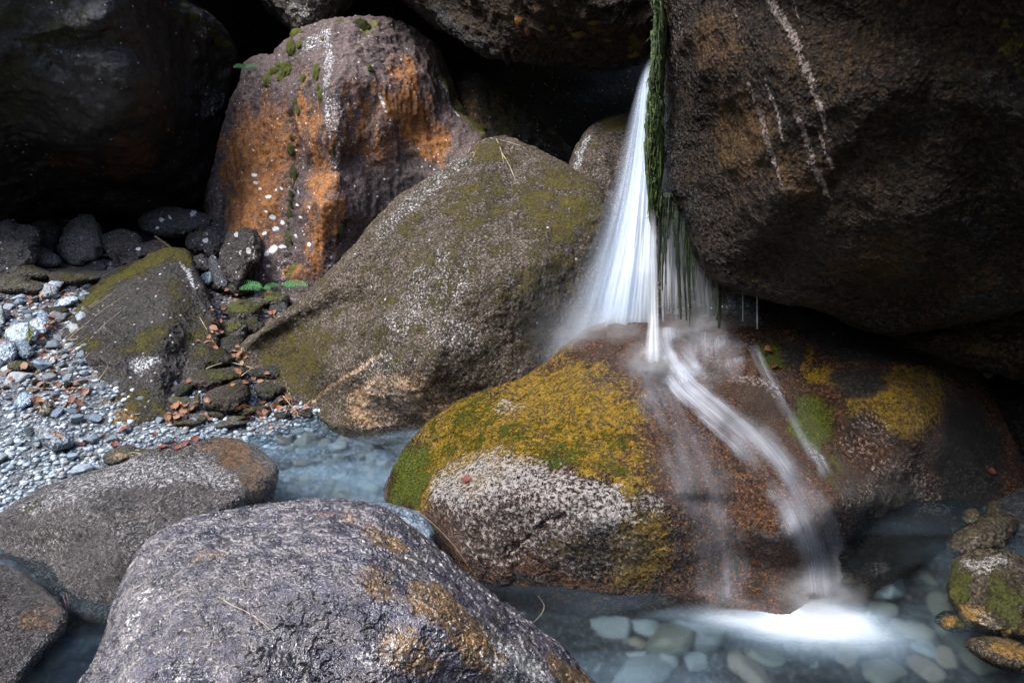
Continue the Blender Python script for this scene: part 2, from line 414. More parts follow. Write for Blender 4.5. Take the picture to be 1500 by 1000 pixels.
MR['round'] = rock('wet_brown_granite', (.014,.010,.009), (.070,.054,.048), (.54,.50,.48), flake=.5, plates=1, fscale=60, spec=1., coat=.4, fcol=(.55,.50,.46), grain=75, gmix=.5, rough=.42, wetrough=.14, bump=.8, bscale=26,
    stain=(.22,.12,.045), stain2=(.10,.055,.02), pale=(.62,.62,.62))
MR['giant'] = rock('dark_pitted_granite', (.006,.004,.0025), (.024,.015,.007), (.15,.095,.05), grain=52, gmix=.45, rough=.5, wetrough=.2, bump=1., bscale=30,
    moss=(.08,.09,.012), moss2=(.16,.14,.02), stain=(.085,.048,.016), stain2=(.045,.024,.009), pale=(.36,.30,.265), spec=.25, drops=.25)
MR['stone'] = rock('dark_speckled_stone', (.013,.012,.013), (.046,.041,.042), (.30,.29,.29), grain=95, gmix=.42, spec=.3, rough=.7, bump=.7, bscale=30,
    moss=(.05,.05,.008), moss2=(.12,.10,.018), stain=(.15,.09,.05), stain2=(.08,.05,.03), speck=.12, objrand=1)
MR['mossstone'] = rock('mossy_stone', (.014,.012,.010), (.045,.038,.028), (.24,.22,.18), grain=95, gmix=.4, spec=.3, rough=.8, bump=.8, bscale=30,
    moss=(.030,.036,.008), moss2=(.085,.085,.016), stain=(.20,.13,.06), stain2=(.12,.08,.04), objrand=1)
MR['pebble'] = rock('blue_grey_gravel', (.045,.062,.085), (.135,.185,.235), (.48,.56,.61), grain=60, gmix=.6, rough=.5, bump=.4, bscale=30, objrand=1,
    moss=(.05,.07,.01), moss2=(.10,.11,.02), pale=(.7,.73,.74))
MR['pebble_white'] = rock('pale_speckled_granite', (.09,.115,.14), (.25,.295,.335), (.62,.67,.71), grain=55, gmix=.7, rough=.5, bump=.4, bscale=30, objrand=1,
    moss=(.045,.06,.01), moss2=(.10,.11,.02))
MR['riverwet'] = rock('golden_wet_river_stone', (.02,.016,.010), (.07,.052,.026), (.34,.27,.16), grain=80, gmix=.45, rough=.5, wetrough=.18, bump=.9, bscale=28,
    moss=(.05,.065,.008), moss2=(.13,.12,.015), stain=(.25,.15,.03), stain2=(.12,.07,.02), pale=(.45,.43,.40))

# ------------------------------------------------------------------ the large boulders
g0 = gY
def big(name, label, cat='boulder', **k):
    o = boulder(name, **k); tag(o, label, cat); return o

B = {}
# far rock added behind everything, near-black so the cave gaps stay dark
B['wall'] = big('cave_backing_rock', 'added black backing rock at the back of the cave, behind and above all other boulders', 'rock',
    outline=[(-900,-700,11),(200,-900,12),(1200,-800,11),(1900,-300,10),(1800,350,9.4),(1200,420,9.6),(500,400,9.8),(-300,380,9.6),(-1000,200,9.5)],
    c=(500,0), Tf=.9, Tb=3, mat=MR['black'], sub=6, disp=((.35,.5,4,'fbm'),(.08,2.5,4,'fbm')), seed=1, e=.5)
# the big dark overhanging boulder
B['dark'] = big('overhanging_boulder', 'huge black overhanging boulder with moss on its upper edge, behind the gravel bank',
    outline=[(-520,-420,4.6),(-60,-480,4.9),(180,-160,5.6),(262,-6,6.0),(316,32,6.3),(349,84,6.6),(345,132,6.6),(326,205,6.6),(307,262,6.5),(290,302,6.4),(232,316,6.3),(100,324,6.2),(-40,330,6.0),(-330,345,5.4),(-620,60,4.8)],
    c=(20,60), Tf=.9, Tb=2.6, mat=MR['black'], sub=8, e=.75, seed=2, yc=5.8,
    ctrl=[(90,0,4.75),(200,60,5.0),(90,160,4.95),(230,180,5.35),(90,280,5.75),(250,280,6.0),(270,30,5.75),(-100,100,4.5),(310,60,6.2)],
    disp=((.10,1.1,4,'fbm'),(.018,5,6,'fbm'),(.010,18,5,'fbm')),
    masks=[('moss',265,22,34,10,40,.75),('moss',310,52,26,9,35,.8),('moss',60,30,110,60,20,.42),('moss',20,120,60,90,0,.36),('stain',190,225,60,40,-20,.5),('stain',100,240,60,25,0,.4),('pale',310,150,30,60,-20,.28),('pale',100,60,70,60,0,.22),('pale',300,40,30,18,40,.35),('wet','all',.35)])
# ceiling boulder over the cave, its unseen top extended to shade the cave wall
B['roof'] = big('capstone_boulder', 'brown capstone boulder roofing the dark cave, with small moss tufts along its lower edge',
    outline=[(-60,-150,7.2),(120,-90,7.0),(300,-60,6.8),(440,-50,6.3),(560,-36,5.6),(630,30,5.2),(690,62,5.0),(760,84,4.8),(840,96,4.6),(905,100,4.4),(950,84,4.2),(990,30,4.1),(1060,-160,4.1),(1000,-700,4.4),(640,-900,5.2),(100,-700,6.8)],
    c=(640,-250), Tf=.5, Tb=6, mat=MR['giant'], sub=8, e=.7, seed=3,
    ctrl=[(830,40,4.15),(900,60,4.05),(720,20,4.7),(840,-60,3.9),(400,-150,6.0)],
    disp=((.07,1.4,4,'fbm'),(.025,6,5,'ridge'),(.01,25,4,'fbm')),
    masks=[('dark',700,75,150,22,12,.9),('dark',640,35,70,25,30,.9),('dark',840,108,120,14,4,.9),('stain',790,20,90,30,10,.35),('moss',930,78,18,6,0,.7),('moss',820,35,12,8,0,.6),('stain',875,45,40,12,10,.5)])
B['wedge'] = big('wedged_boulder', 'grey speckled boulder wedged in the gap above the orange streaked boulder',
    outline=[(340,-160,6.9),(385,-8,6.5),(412,28,6.3),(440,46,6.2),(470,42,6.2),(500,20,6.3),(560,-80,6.6),(470,-240,7)],
    c=(450,-70), Tf=.4, Tb=1.6, mat=MR['stone'], sub=7, e=.8, seed=4, disp=((.05,2,4,'fbm'),(.02,8,4,'ridge'),(.008,30,3,'fbm')), masks=[('pale',440,20,40,20,0,.3),('moss',475,20,25,20,0,.35)])
B['back'] = big('sloping_cave_boulder', 'dark moss-streaked boulder sloping down inside the cave behind the orange boulder',
    outline=[(600,70,6.6),(650,86,6.4),(690,108,6.2),(745,140,6.1),(800,182,5.9),(838,236,5.7),(850,300,5.6),(760,380,5.4),(640,340,5.6),(590,200,6.2)],
    c=(715,230), Tf=.35, Tb=1.2, mat=MR['mossy'], sub=7, e=.8, seed=5, disp=((.05,2,4,'fbm'),(.02,8,4,'ridge'),(.006,30,3,'fbm')),
    masks=[('moss',735,170,30,70,-30,.55),('stain',690,160,22,60,-25,.5),('dark',790,200,50,60,-30,.8),('moss',770,230,40,30,0,.4),('dark',665,110,20,60,-30,.7)])
B['flat'] = big('flat_topped_boulder', 'tall grey boulder with a mossy flat top, directly behind the waterfall',
    outline=[(832,246,4.6),(850,206,4.55),(868,180,4.6),(890,169,4.7),(930,168,4.7),(970,176,4.7),(1000,240,4.5),(1010,420,4.2),(940,560,4.0),(850,480,4.2),(818,340,4.5)],
    c=(915,330), Tf=.45, Tb=.7, mat=MR['grey'], sub=7, e=.6, seed=6, disp=((.03,2.5,4,'fbm'),(.010,12,5,'fbm'),(.004,45,3,'fbm')),
    masks=[('moss',900,178,34,11,4,.9),('moss',872,211,10,5,-15,.9),('pale',848,225,5,40,28,.5),('dark',880,260,40,50,0,.35)])
# the tall orange boulder
B['orange'] = big('streaked_boulder', 'tall purple-brown boulder streaked with orange lichen and white spots, behind the gravel bank',
    outline=[(302,318,5.9),(304,280,6.0),(322,215,6.0),(346,140,6.0),(366,88,6.0),(398,82,5.9),(424,64,5.8),(446,44,5.7),(480,31,5.6),(530,28,5.7),(585,40,5.9),(632,66,6.0),(654,100,6.0),(668,142,5.9),(694,178,5.7),(716,196,5.6),(760,270,5.4),(720,420,5.1),(560,500,5.0),(440,490,4.95),(350,470,5.1),(312,400,5.5)],
    cracks=[([(424,160),(430,250),(426,330),(420,400)],2.5,.02),([(506,325),(485,370),(470,425)],2.5,.03)], c=(500,250), Tf=.5, Tb=1.2, mat=MR['orange'], sub=8, e=.75, seed=7, sig=.22,
    ctrl=[(482,60,5.35),(480,120,5.10),(478,200,4.98),(470,290,4.90),(460,370,4.84),(440,430,4.84),(420,120,5.45),(400,200,5.36),(385,290,5.20),(370,370,5.05),(340,250,5.62),(335,340,5.45),
          (540,110,5.18),(560,200,5.10),(540,290,5.10),(510,380,5.02),(600,150,5.32),(620,240,5.28),(660,200,5.45),(640,110,5.65),(580,340,5.12),(425,340,5.03),(402,400,4.98)],
    disp=((.035,1.8,4,'fbm'),(.018,6,4,'ridge',(1,1,.4)),(.006,28,4,'fbm')),
    masks=[('stain','all',.16),('stain',380,250,60,140,12,.62),('stain',560,180,120,110,0,.30),('stain',470,300,40,160,0,.42),('stain',375,255,38,110,14,.72),('stain',345,215,22,80,16,.55),('stain',472,330,12,110,4,.9),('stain',460,230,12,100,0,.62),('stain',447,170,8,90,0,.45),('stain',605,170,42,60,-25,.66),('stain',590,120,30,45,-10,.55),('stain',635,215,34,34,-20,.7),('stain',535,175,14,50,-5,.5),('stain',560,215,40,20,0,.4),('stain',400,320,24,60,5,.35),('stain',430,400,26,22,0,.75),('moss',432,398,13,22,0,.8),
           ('dark',610,290,60,60,30,.5),('dark',520,80,80,30,0,.25),('dark',590,250,55,60,30,.36),('dark',510,400,45,60,30,.4),('dark',650,110,16,60,-25,.35),('dark',320,330,14,70,10,.6),('dark',555,290,40,30,0,.5),
           ('pale','s',[(476,44,10),(484,90,9),(478,140,7),(480,205,4)],.40),('pale',458,60,30,18,-30,.38),('pale',490,190,22,90,0,.30),('pale','s',[(556,140,4),(566,165,3)],.6),('pale','s',[(640,100,3),(655,140,5),(672,168,3)],.5),('pale',420,400,30,40,0,.30),('moss','s',[(644,105,4),(662,140,5),(690,178,6),(712,192,9)],.62),('moss',540,44,20,14,60,.6),('pale','s',[(500,330,2),(480,390,3),(470,420,4)],.45)]
          + [('lichen',x,y,r*.85,r*.6,a,.8) for x,y,r,a in ((373,257,6,10),(375,268,5,0),(380,276,5,0),(391,287,7,-15),(403,277,4,60),(411,275,4,70),(399,318,8,20),(414,326,7,40),(403,335,8,-10),(388,342,6,-10),(403,366,12,-25),(393,372,8,-30),(415,362,6,0),(433,280,5,70),(436,300,4,70),(431,345,5,70),(453,358,5,80),(390,310,4,0),(378,292,3,0),(455,305,4,70),(424,352,5,20),(440,318,3,0),(372,340,5,0),(395,390,5,0))]
          + [('lichen',float(x),float(y),float(r),float(r)*.6,80,.8) for x,y,r in zip(rng.uniform(370,660,60),rng.uniform(80,380,60),rng.uniform(.8,2.2,60))])
# the mossy grey boulder in the middle
B['mid'] = big('hunched_boulder', 'hunched grey-brown boulder with a mossy summit, standing at the water between pool and waterfall',
    outline=[(346,520,3.85),(398,470,3.9),(452,430,3.95),(512,370,4.0),(562,310,4.1),(620,262,4.2),(682,226,4.25),(718,203,4.3),(760,210,4.3),(802,230,4.2),(842,250,4.1),(876,272,4.0),(892,305,3.9),(898,400,3.75),(890,500,3.6),(840,640,3.4),(740,720,3.3),(600,690,3.15),(510,655,3.3),(450,612,3.5),(415,580,3.6),(372,552,3.75)],
    c=(650,460), Tf=.55, Tb=.9, mat=MR['grey'], sub=8, e=.8, seed=8, sig=.26,
    ctrl=[(610,629,gY(629)),(545,629,gY(629)),(490,612,gY(612,.02)),(452,590,gY(590,.03)),(400,540,3.68),(640,560,3.02),(650,480,3.10),(660,400,3.28),(690,320,3.55),(720,250,3.88),(560,500,3.24),(520,560,3.26),(480,500,3.48),(560,400,3.6),(620,320,3.75),(450,550,3.52),(760,420,3.22),(800,320,3.58),(780,520,3.2),(850,400,3.45),(430,500,3.68),(700,610,3.1),(740,560,3.1)],
    disp=((.03,2.2,4,'fbm'),(.012,9,5,'fbm'),(.0045,34,4,'billow')),
    masks=[('moss','all',.30),('moss',700,300,90,70,0,.5),('moss',820,300,90,80,40,.66),('moss',800,420,80,110,0,.46),('moss',640,380,90,70,-40,.36),('moss',720,225,60,25,0,.62),('moss',680,300,80,60,-40,.42),('moss',600,330,40,14,-40,.55),('moss',430,520,80,70,-30,.6),('moss',560,450,60,20,-45,.4),('moss',700,360,60,40,0,.38),('moss',740,450,70,90,0,.33),('moss',400,560,40,40,0,.55),
           ('dark',820,470,80,120,5,.66),('dark',840,340,40,60,0,.45),('dark',740,440,50,70,0,.30),('dark',450,560,50,60,0,.35),
           ('pale','s',[(690,225,16),(640,260,18),(590,310,16),(560,345,12)],.30),('pale',640,420,80,60,-30,.31),('pale',600,470,70,40,-10,.28),('pale',660,490,60,40,0,.27),('pale',560,540,60,50,0,.30),('stain',580,580,70,50,0,.62),('stain',540,600,50,30,0,.6),('stain',640,600,40,30,0,.5),('pale',580,590,60,40,0,.38),('stain','s',[(440,600,3),(490,560,4),(560,520,4)],.6),('wet','s',[(480,640,20),(560,650,24),(640,650,24)],.8)])
# the mossy boulder on the gravel bank
B['moss'] = big('mossy_boulder', 'dark wedge-shaped boulder with mossy ridge and dry grass strands, on the gravel bank',
    outline=[(50,528,3.85),(104,442,4.5),(168,402,4.75),(240,367,4.85),(272,368,4.85),(292,402,4.6),(310,446,4.3),(320,492,4.0),(302,545,3.7),(262,600,3.35),(215,650,3.2),(140,650,3.15),(108,585,3.4),(66,545,3.65)],
    c=(200,510), Tf=.25, Tb=.5, mat=MR['mossy'], sub=8, e=.8, seed=9, sig=.3,
    ctrl=[(200,624,gY(624,.05)),(150,618,gY(618,.06)),(225,560,3.42),(240,500,3.68),(255,430,4.15),(258,385,4.6),(150,520,3.6),(190,440,4.15),(120,480,4.0),(280,500,3.85),(270,570,3.5),(110,550,3.6),(150,580,3.38)],
    disp=((.022,2.5,4,'fbm'),(.010,10,5,'ridge'),(.004,36,4,'billow')),
    masks=[('moss','s',[(108,450,14),(170,412,13),(245,372,13),(275,378,10)],.92),('moss',215,495,60,26,-35,.62),('moss',130,505,40,22,-10,.52),('moss',260,440,20,60,-15,.5),('moss',290,500,30,50,0,.5),('moss',200,585,60,30,0,.52),('stain',160,600,50,25,0,.6),('moss',225,600,40,22,0,.5),('pale',215,535,26,14,-30,.5),('pale','s',[(266,385,5),(276,400,5),(285,425,3)],.5),('dark',180,460,60,30,-35,.35),('wet','all',.25)])
# the wet golden boulder under the fall
B['wet'] = big('wet_boulder', 'large wet golden-brown boulder under the waterfall, its crest splashed by falling water',
    outline=[(563,735,2.5),(574,690,2.62),(600,650,2.72),(642,608,2.8),(700,576,2.9),(756,556,2.98),(800,528,3.05),(850,488,3.12),(880,475,3.15),(918,466,3.2),(980,462,3.25),(1050,466,3.25),(1110,462,3.25),(1200,462,3.2),(1340,500,3.1),(1440,545,2.95),(1500,640,2.75),(1500,740,2.6),(1440,800,2.55),(1330,880,2.3),(1200,1000,2.1),(1000,1010,2.1),(800,980,2.15),(660,900,2.25),(600,810,2.4)],
    dense=1.35, cracks=[([(738,815),(765,795),(800,765),(840,752),(880,744)],3.5,.014),([(720,700),(735,720),(742,735)],2.5,.005)], c=(960,720), Tf=.3, Tb=.7, mat=MR['wet'], sub=9, e=.85, seed=10, sig=.2, yc=2.35,
    ctrl=[(1180,889,gY(889)),(1050,886,gY(886)),(900,872,gY(872)),(760,858,gY(858)),(690,846,gY(846)),(1236,852,gY(852)),(1300,828,gY(826)),
          (650,760,2.13),(740,760,2.0),(840,760,1.90),(930,770,1.88),(1000,780,1.90),(1100,780,1.92),(1170,790,1.93),(1215,760,2.05),(680,690,2.28),(760,680,2.16),(850,680,2.08),(930,680,2.08),(1020,680,2.08),(1100,680,2.13),(1170,680,2.22),
          (760,600,2.6),(850,590,2.44),(940,590,2.40),(1020,590,2.42),(1100,590,2.48),(880,520,2.82),(960,530,2.74),(1040,520,2.84),(1100,520,2.9),(620,690,2.5),
          (1240,680,2.42),(1290,760,2.42),(1320,650,2.45),(1330,590,2.5),(1400,700,2.55),(1250,600,2.62),(1200,540,2.85),(1300,530,2.75),(1390,600,2.62)],
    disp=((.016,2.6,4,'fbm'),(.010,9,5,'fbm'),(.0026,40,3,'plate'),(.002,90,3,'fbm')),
    masks=[('stain',700,640,120,100,-30,.74),('stain',820,600,150,85,0,.74),('stain',900,680,90,60,20,.5),('moss',640,660,60,40,-40,.42),('moss',850,640,110,30,10,.42),('pale',780,760,170,60,4,.42),('pale',700,720,90,60,0,.5),('stain',860,650,90,50,20,.62),('stain',620,700,40,60,0,.6),('stain',930,800,60,70,30,.66),('stain',800,530,60,30,-30,.4),('stain',880,700,40,20,20,.5),('stain',840,800,60,30,0,.42),
           ('moss',596,695,40,75,18,.85),('moss',690,610,80,40,-38,.48),('moss',790,640,90,30,0,.45),('moss',575,735,20,40,10,.7),('moss',820,668,70,22,12,.55),('moss',720,640,60,16,-25,.42),('moss',900,690,40,20,25,.55),('moss',660,650,30,20,-40,.45),
           ('pale',730,698,120,44,-4,.62),('pale',850,738,120,38,14,.58),('pale',660,720,40,30,0,.62),('pale',800,705,70,24,10,.6),('pale',880,745,60,34,-10,.66),('pale',820,770,50,24,20,.5),('pale',700,755,60,30,0,.42),('pale',780,740,60,24,0,.5),('pale',940,740,40,30,20,.45),('pale',770,790,80,24,10,.36),('pale',850,830,60,14,4,.34),  # pale granite with its silvery sky sheen painted in
           ('pale',740,600,40,14,-20,.40),('pale',1110,560,50,14,20,.42),('pale',1190,660,12,40,-30,.52),
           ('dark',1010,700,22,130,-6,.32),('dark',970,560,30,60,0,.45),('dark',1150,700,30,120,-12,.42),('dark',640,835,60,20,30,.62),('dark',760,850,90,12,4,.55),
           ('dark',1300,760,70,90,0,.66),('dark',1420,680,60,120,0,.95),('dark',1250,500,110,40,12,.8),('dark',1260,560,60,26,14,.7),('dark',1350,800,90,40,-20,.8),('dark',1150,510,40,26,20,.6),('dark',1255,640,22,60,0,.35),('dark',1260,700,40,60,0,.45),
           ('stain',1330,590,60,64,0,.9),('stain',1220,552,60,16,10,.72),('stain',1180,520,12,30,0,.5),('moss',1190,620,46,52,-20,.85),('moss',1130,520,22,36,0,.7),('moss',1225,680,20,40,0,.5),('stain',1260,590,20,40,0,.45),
           ('dark',1130,640,120,160,-12,.30),('dark',1000,640,70,120,0,.28),('dark',1300,680,160,90,0,.24),('dark',1240,820,80,60,0,.6),('pale',860,800,130,50,6,.36),('pale',720,800,90,40,20,.34),('dark',1300,815,130,34,-18,.9),('pale',1320,730,130,90,-10,.34),('pale',1270,640,60,50,0,.26),('pale',1220,800,40,60,0,.30),('wet','all',1.)])  # pale masks on the dark right lobe paint glints
# the giant boulder the water falls past
B['giant'] = big('giant_boulder', 'giant dark brown boulder with pale drip streaks, leaning over the wet boulder beside the waterfall',
    outline=[(962,-40,3.4),(966,60,3.4),(969,160,3.3),(972,260,3.2),(978,290,3.15),(1000,330,3.1),(1022,388,3.05),(1048,418,3.02),(1090,426,3.0),(1132,440,2.95),(1200,452,2.9),(1262,478,2.85),(1320,494,2.75),(1400,470,2.6),(1520,440,2.4),(1760,420,2.0),(2050,120,1.75),(1900,-380,1.6),(1400,-560,1.8),(1050,-420,2.7)],
    c=(1380,60), Tf=.75, Tb=2.2, mat=MR['giant'], sub=9, e=.7, seed=11, sig=.24, yc=2.7,
    ctrl=[(1010,60,2.86),(1010,180,2.88),(1030,280,2.84),(1080,60,2.52),(1090,200,2.54),(1090,320,2.64),(1100,390,2.76),(1180,100,2.24),(1180,260,2.32),(1200,370,2.5),(1290,100,2.04),(1290,260,2.15),(1290,380,2.32),(1320,450,2.5),(1400,100,1.92),(1400,260,2.03),(1400,380,2.22),(1490,60,1.82),(1490,260,1.95),(1490,380,2.12),(1250,430,2.54),(1150,-100,2.25),(1400,-100,1.85)],
    disp=((.045,1.6,4,'fbm'),(.007,7,5,'ridge'),(.0035,26,4,'fbm'),(.0025,60,3,'billow')),
    masks=[('pale','s',[(1130,0,9),(1165,55,9),(1190,110,8),(1212,180,6),(1220,205,4)],.62),('pale','s',[(1092,125,5),(1115,180,8),(1130,225,6),(1158,282,4)],.62),('pale','s',[(1178,172,5),(1195,235,9),(1218,292,4)],.62),('pale','s',[(1120,115,4),(1140,165,5),(1150,205,3)],.62),('pale','s',[(1204,190,3),(1220,240,4)],.62),('pale','s',[(1070,10,4),(1085,60,4)],.42),('pale','s',[(1165,0,3),(1180,50,2)],.4),
           ('pale',985,60,22,120,0,.30),('stain',1090,200,70,80,0,.62),('stain',1050,60,60,70,0,.52),('stain',1170,250,70,60,0,.5),('stain',1280,380,120,50,-10,.5),('stain',1200,100,90,80,0,.36),('stain',1430,420,70,40,0,.4),
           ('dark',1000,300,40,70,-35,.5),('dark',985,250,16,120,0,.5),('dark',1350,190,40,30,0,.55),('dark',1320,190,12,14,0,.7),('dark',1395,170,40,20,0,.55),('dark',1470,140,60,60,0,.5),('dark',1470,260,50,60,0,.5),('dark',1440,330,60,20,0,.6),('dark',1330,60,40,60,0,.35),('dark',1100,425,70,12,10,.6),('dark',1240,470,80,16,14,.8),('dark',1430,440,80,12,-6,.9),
           ('moss',1480,65,26,14,-30,.55),('moss',1375,68,7,5,0,.7),('moss',1470,38,10,5,-30,.7),('moss',1410,120,30,10,-30,.38),('moss',1340,115,10,5,0,.4),('moss',1490,90,16,10,0,.5),
           ('wet','s',[(975,0,60),(990,200,60),(1020,300,60),(1060,400,50)],.8),('wet','all',.3)])
B['ledge'] = big('lower_slab_boulder', 'dark brown slab tucked under the giant boulder, above the black wet rock face',
    outline=[(1300,500,3.0),(1360,466,2.95),(1420,440,2.85),(1500,425,2.7),(1640,430,2.5),(1760,520,2.4),(1640,580,2.5),(1500,556,2.65),(1420,540,2.75),(1350,522,2.88)],
    c=(1500,495), Tf=.34, Tb=.8, mat=MR['giant'], sub=8, e=.7, seed=12, disp=((.03,2,4,'fbm'),(.014,8,5,'ridge'),(.005,30,4,'fbm')),
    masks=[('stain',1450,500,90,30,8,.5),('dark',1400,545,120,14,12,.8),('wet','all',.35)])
B['side'] = big('streamside_boulder', 'black wet boulder at the edge of the frame behind the mossy river stones',
    outline=[(1455,560,2.95),(1490,548,2.9),(1560,540,2.8),(1720,620,2.5),(1700,800,2.4),(1560,800,2.5),(1470,760,2.75),(1460,660,2.9)],
    c=(1570,670), Tf=.25, Tb=.6, mat=MR['giant'], sub=7, e=.8, seed=13, disp=((.03,2.5,4,'fbm'),(.012,9,5,'ridge'),(.004,30,4,'fbm')), masks=[('dark',1480,680,40,140,0,.75),('stain',1490,610,14,40,0,.4),('wet','all',.5)])
B['behind'] = big('gap_backing_boulder', 'added black rock closing and darkening the gap beneath the giant boulder behind the thin drips',  # backing put in behind the drips so the gap turns dark
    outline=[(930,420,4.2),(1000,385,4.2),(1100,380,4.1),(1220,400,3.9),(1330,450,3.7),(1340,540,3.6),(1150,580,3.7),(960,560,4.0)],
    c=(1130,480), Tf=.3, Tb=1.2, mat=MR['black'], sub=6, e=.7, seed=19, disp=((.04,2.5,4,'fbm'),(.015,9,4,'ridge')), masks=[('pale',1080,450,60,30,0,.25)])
# foreground boulders
B['front'] = big('wrinkled_boulder', 'broad wet purple-grey boulder with wrinkled skin, in front of the pool at the bottom',
    outline=[(90,1080,1.0),(140,950,1.15),(180,850,1.3),(212,796,1.42),(262,768,1.5),(330,752,1.56),(400,738,1.6),(460,731,1.62),(520,733,1.62),(562,746,1.6),(600,772,1.58),(642,806,1.56),(690,844,1.54),(740,884,1.52),(790,926,1.5),(840,968,1.48),(900,1030,1.45),(960,1150,1.3),(860,1320,1.05),(500,1420,.85),(180,1300,.85)],
    dense=1.5, cracks=[([(300,900),(345,880),(385,880)],3,.006),([(470,850),(500,900),(530,960)],3,.005),([(548,800),(600,850),(660,900)],2.5,.004),([(400,960),(450,985)],3,.005)], c=(500,1030), Tf=.12, Tb=.35, mat=MR['purple'], sub=9, e=.8, seed=14, sig=.3, yc=1.3,
    ctrl=[(480,745,1.53),(300,790,1.38),(400,860,1.16),(520,860,1.16),(640,880,1.2),(250,900,1.12),(400,980,1.0),(560,980,1.02),(720,960,1.15),(800,990,1.25),(200,990,1.0),(600,1100,.95),(350,1120,.9)],
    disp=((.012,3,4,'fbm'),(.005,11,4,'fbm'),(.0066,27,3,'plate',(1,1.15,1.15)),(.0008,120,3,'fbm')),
    masks=[('stain',640,890,70,40,40,.62),('stain',560,860,50,26,20,.45),('stain',700,950,60,40,40,.66),('stain',600,960,60,40,20,.5),('stain',830,990,60,20,40,.6),('stain',500,760,60,14,10,.4),('stain',560,790,50,20,30,.42),('stain',300,810,60,20,-20,.30),
           ('pale',760,960,70,22,42,.66),('pale',740,990,60,24,40,.55),('pale',200,900,20,80,20,.42),('pale',560,960,60,40,0,.35),('pale',300,980,90,40,0,.32),('pale',480,820,90,40,0,.20),('moss',730,930,40,14,40,.45),('wet','all',.7)])
B['round'] = big('rounded_boulder', 'rounded grey-brown boulder with a pale stripe, half in the water behind the wrinkled boulder',
    outline=[(-20,770,2.35),(10,745,2.4),(62,716,2.45),(150,688,2.5),(250,652,2.55),(300,643,2.58),(348,644,2.55),(388,664,2.48),(408,688,2.4),(404,735,2.28),(380,850,2.1),(280,930,1.95),(170,930,1.92),(100,900,2.0),(40,840,2.15)],
    dense=1.3, cracks=[([(150,745),(175,728),(200,722)],3,.008)], c=(210,770), Tf=.3, Tb=.4, mat=MR['round'], sub=8, e=.85, seed=15, sig=.3,
    ctrl=[(160,882,gY(882)),(100,858,gY(858)),(50,818,gY(818)),(200,800,1.86),(300,760,1.92),(360,720,2.08),(250,700,2.15),(140,740,2.06),(80,770,2.14),(320,670,2.35),(385,760,2.15),(300,850,1.85)],
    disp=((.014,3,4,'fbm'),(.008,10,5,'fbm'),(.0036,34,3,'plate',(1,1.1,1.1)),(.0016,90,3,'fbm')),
    masks=[('pale','s',[(40,745,18),(120,712,24),(200,690,34),(300,690,30),(340,705,18)],.46),('pale',120,740,60,30,0,.34),('pale',200,780,60,40,0,.28),('pale',80,790,50,30,0,.30),('stain',340,660,40,30,20,.6),('stain',370,700,26,40,0,.5),('stain',300,660,40,14,0,.4),('dark',170,740,60,24,-14,.5),('dark',250,780,100,40,-10,.42),('dark',190,850,60,30,0,.36),('moss','s',[(10,760,5),(40,740,6),(65,725,4)],.5),('wet','all',.85)])
B['edge'] = big('bank_boulder', 'grey rounded boulder at the gravel edge, half cut off by the frame',
    outline=[(-90,730,2.8),(-40,686,2.95),(10,662,3.05),(55,652,3.05),(92,660,3.0),(114,680,2.9),(108,704,2.8),(60,740,2.65),(0,760,2.6),(-70,760,2.65)],
    c=(10,706), Tf=.16, Tb=.22, mat=MR['round'], sub=7, e=.9, seed=16, disp=((.01,4,4,'fbm'),(.005,14,5,'fbm'),(.002,50,4,'billow')), masks=[('pale',0,720,60,30,0,.36),('dark',80,690,26,20,0,.3),('wet','all',.3)])
B['corner'] = big('corner_boulder', 'dark wet boulder at the edge of the frame beside the narrow stream',
    outline=[(-120,1010,1.7),(-100,880,1.95),(-40,822,2.05),(20,832,2.0),(66,862,1.9),(94,893,1.83),(92,925,1.75),(50,975,1.65),(-20,1060,1.5)],
    c=(-10,930), Tf=.14, Tb=.25, mat=MR['round'], sub=7, e=.85, seed=17,
    disp=((.01,4,4,'fbm'),(.006,14,5,'fbm'),(.003,50,4,'billow')),
    masks=[('dark',40,870,50,40,0,.5),('stain',60,900,50,40,0,.4),('wet','all',.9)])
B['gap'] = big('speckled_stone', 'white speckled stone wedged between the wrinkled boulder and the wet golden boulder',
    outline=[(530,748,2.1),(545,736,2.15),(585,742,2.15),(620,756,2.12),(637,780,2.05),(634,815,1.95),(600,850,1.9),(540,840,1.95),(500,790,2.0)],
    c=(575,790), Tf=.08, Tb=.15, mat=MR['pebble_white'], sub=7, e=.8, seed=18, disp=((.008,6,4,'fbm'),(.004,25,5,'ridge'),(.0015,80,4,'fbm')), masks=[('dark',630,800,12,26,0,.7),('dark',590,770,40,26,30,.33),('wet','all',.4)])

# ------------------------------------------------------------------ terrain and water sheets
def grid(x0, x1, nx, y0, y1, ny):
    xs = np.linspace(x0, x1, nx); ys = np.linspace(y0, y1, ny); X, Y = np.meshgrid(xs, ys)
    i = np.arange(nx * ny).reshape(ny, nx); q = np.stack([i[:-1, :-1], i[:-1, 1:], i[1:, 1:], i[1:, :-1]], -1).reshape(-1, 4)
    return X, Y, q
X, Y, q = grid(-7, 5, 301, -2, 9, 276)
Vn = np.stack([X, Y, terr(X, Y)], -1).reshape(-1, 3)
MG = rock('gravel_ground', (.03,.036,.043), (.09,.105,.12), (.36,.40,.43), grain=45, gmix=.6, rough=.7, bump=1., bscale=20, stain=(.20,.10,.05), stain2=(.10,.05,.03))
A = {c: np.zeros(len(Vn)) for c in CH}
dd = (Vn[:, 0] + 1.85) * -.65 + (Vn[:, 1] - 2.71) * .76
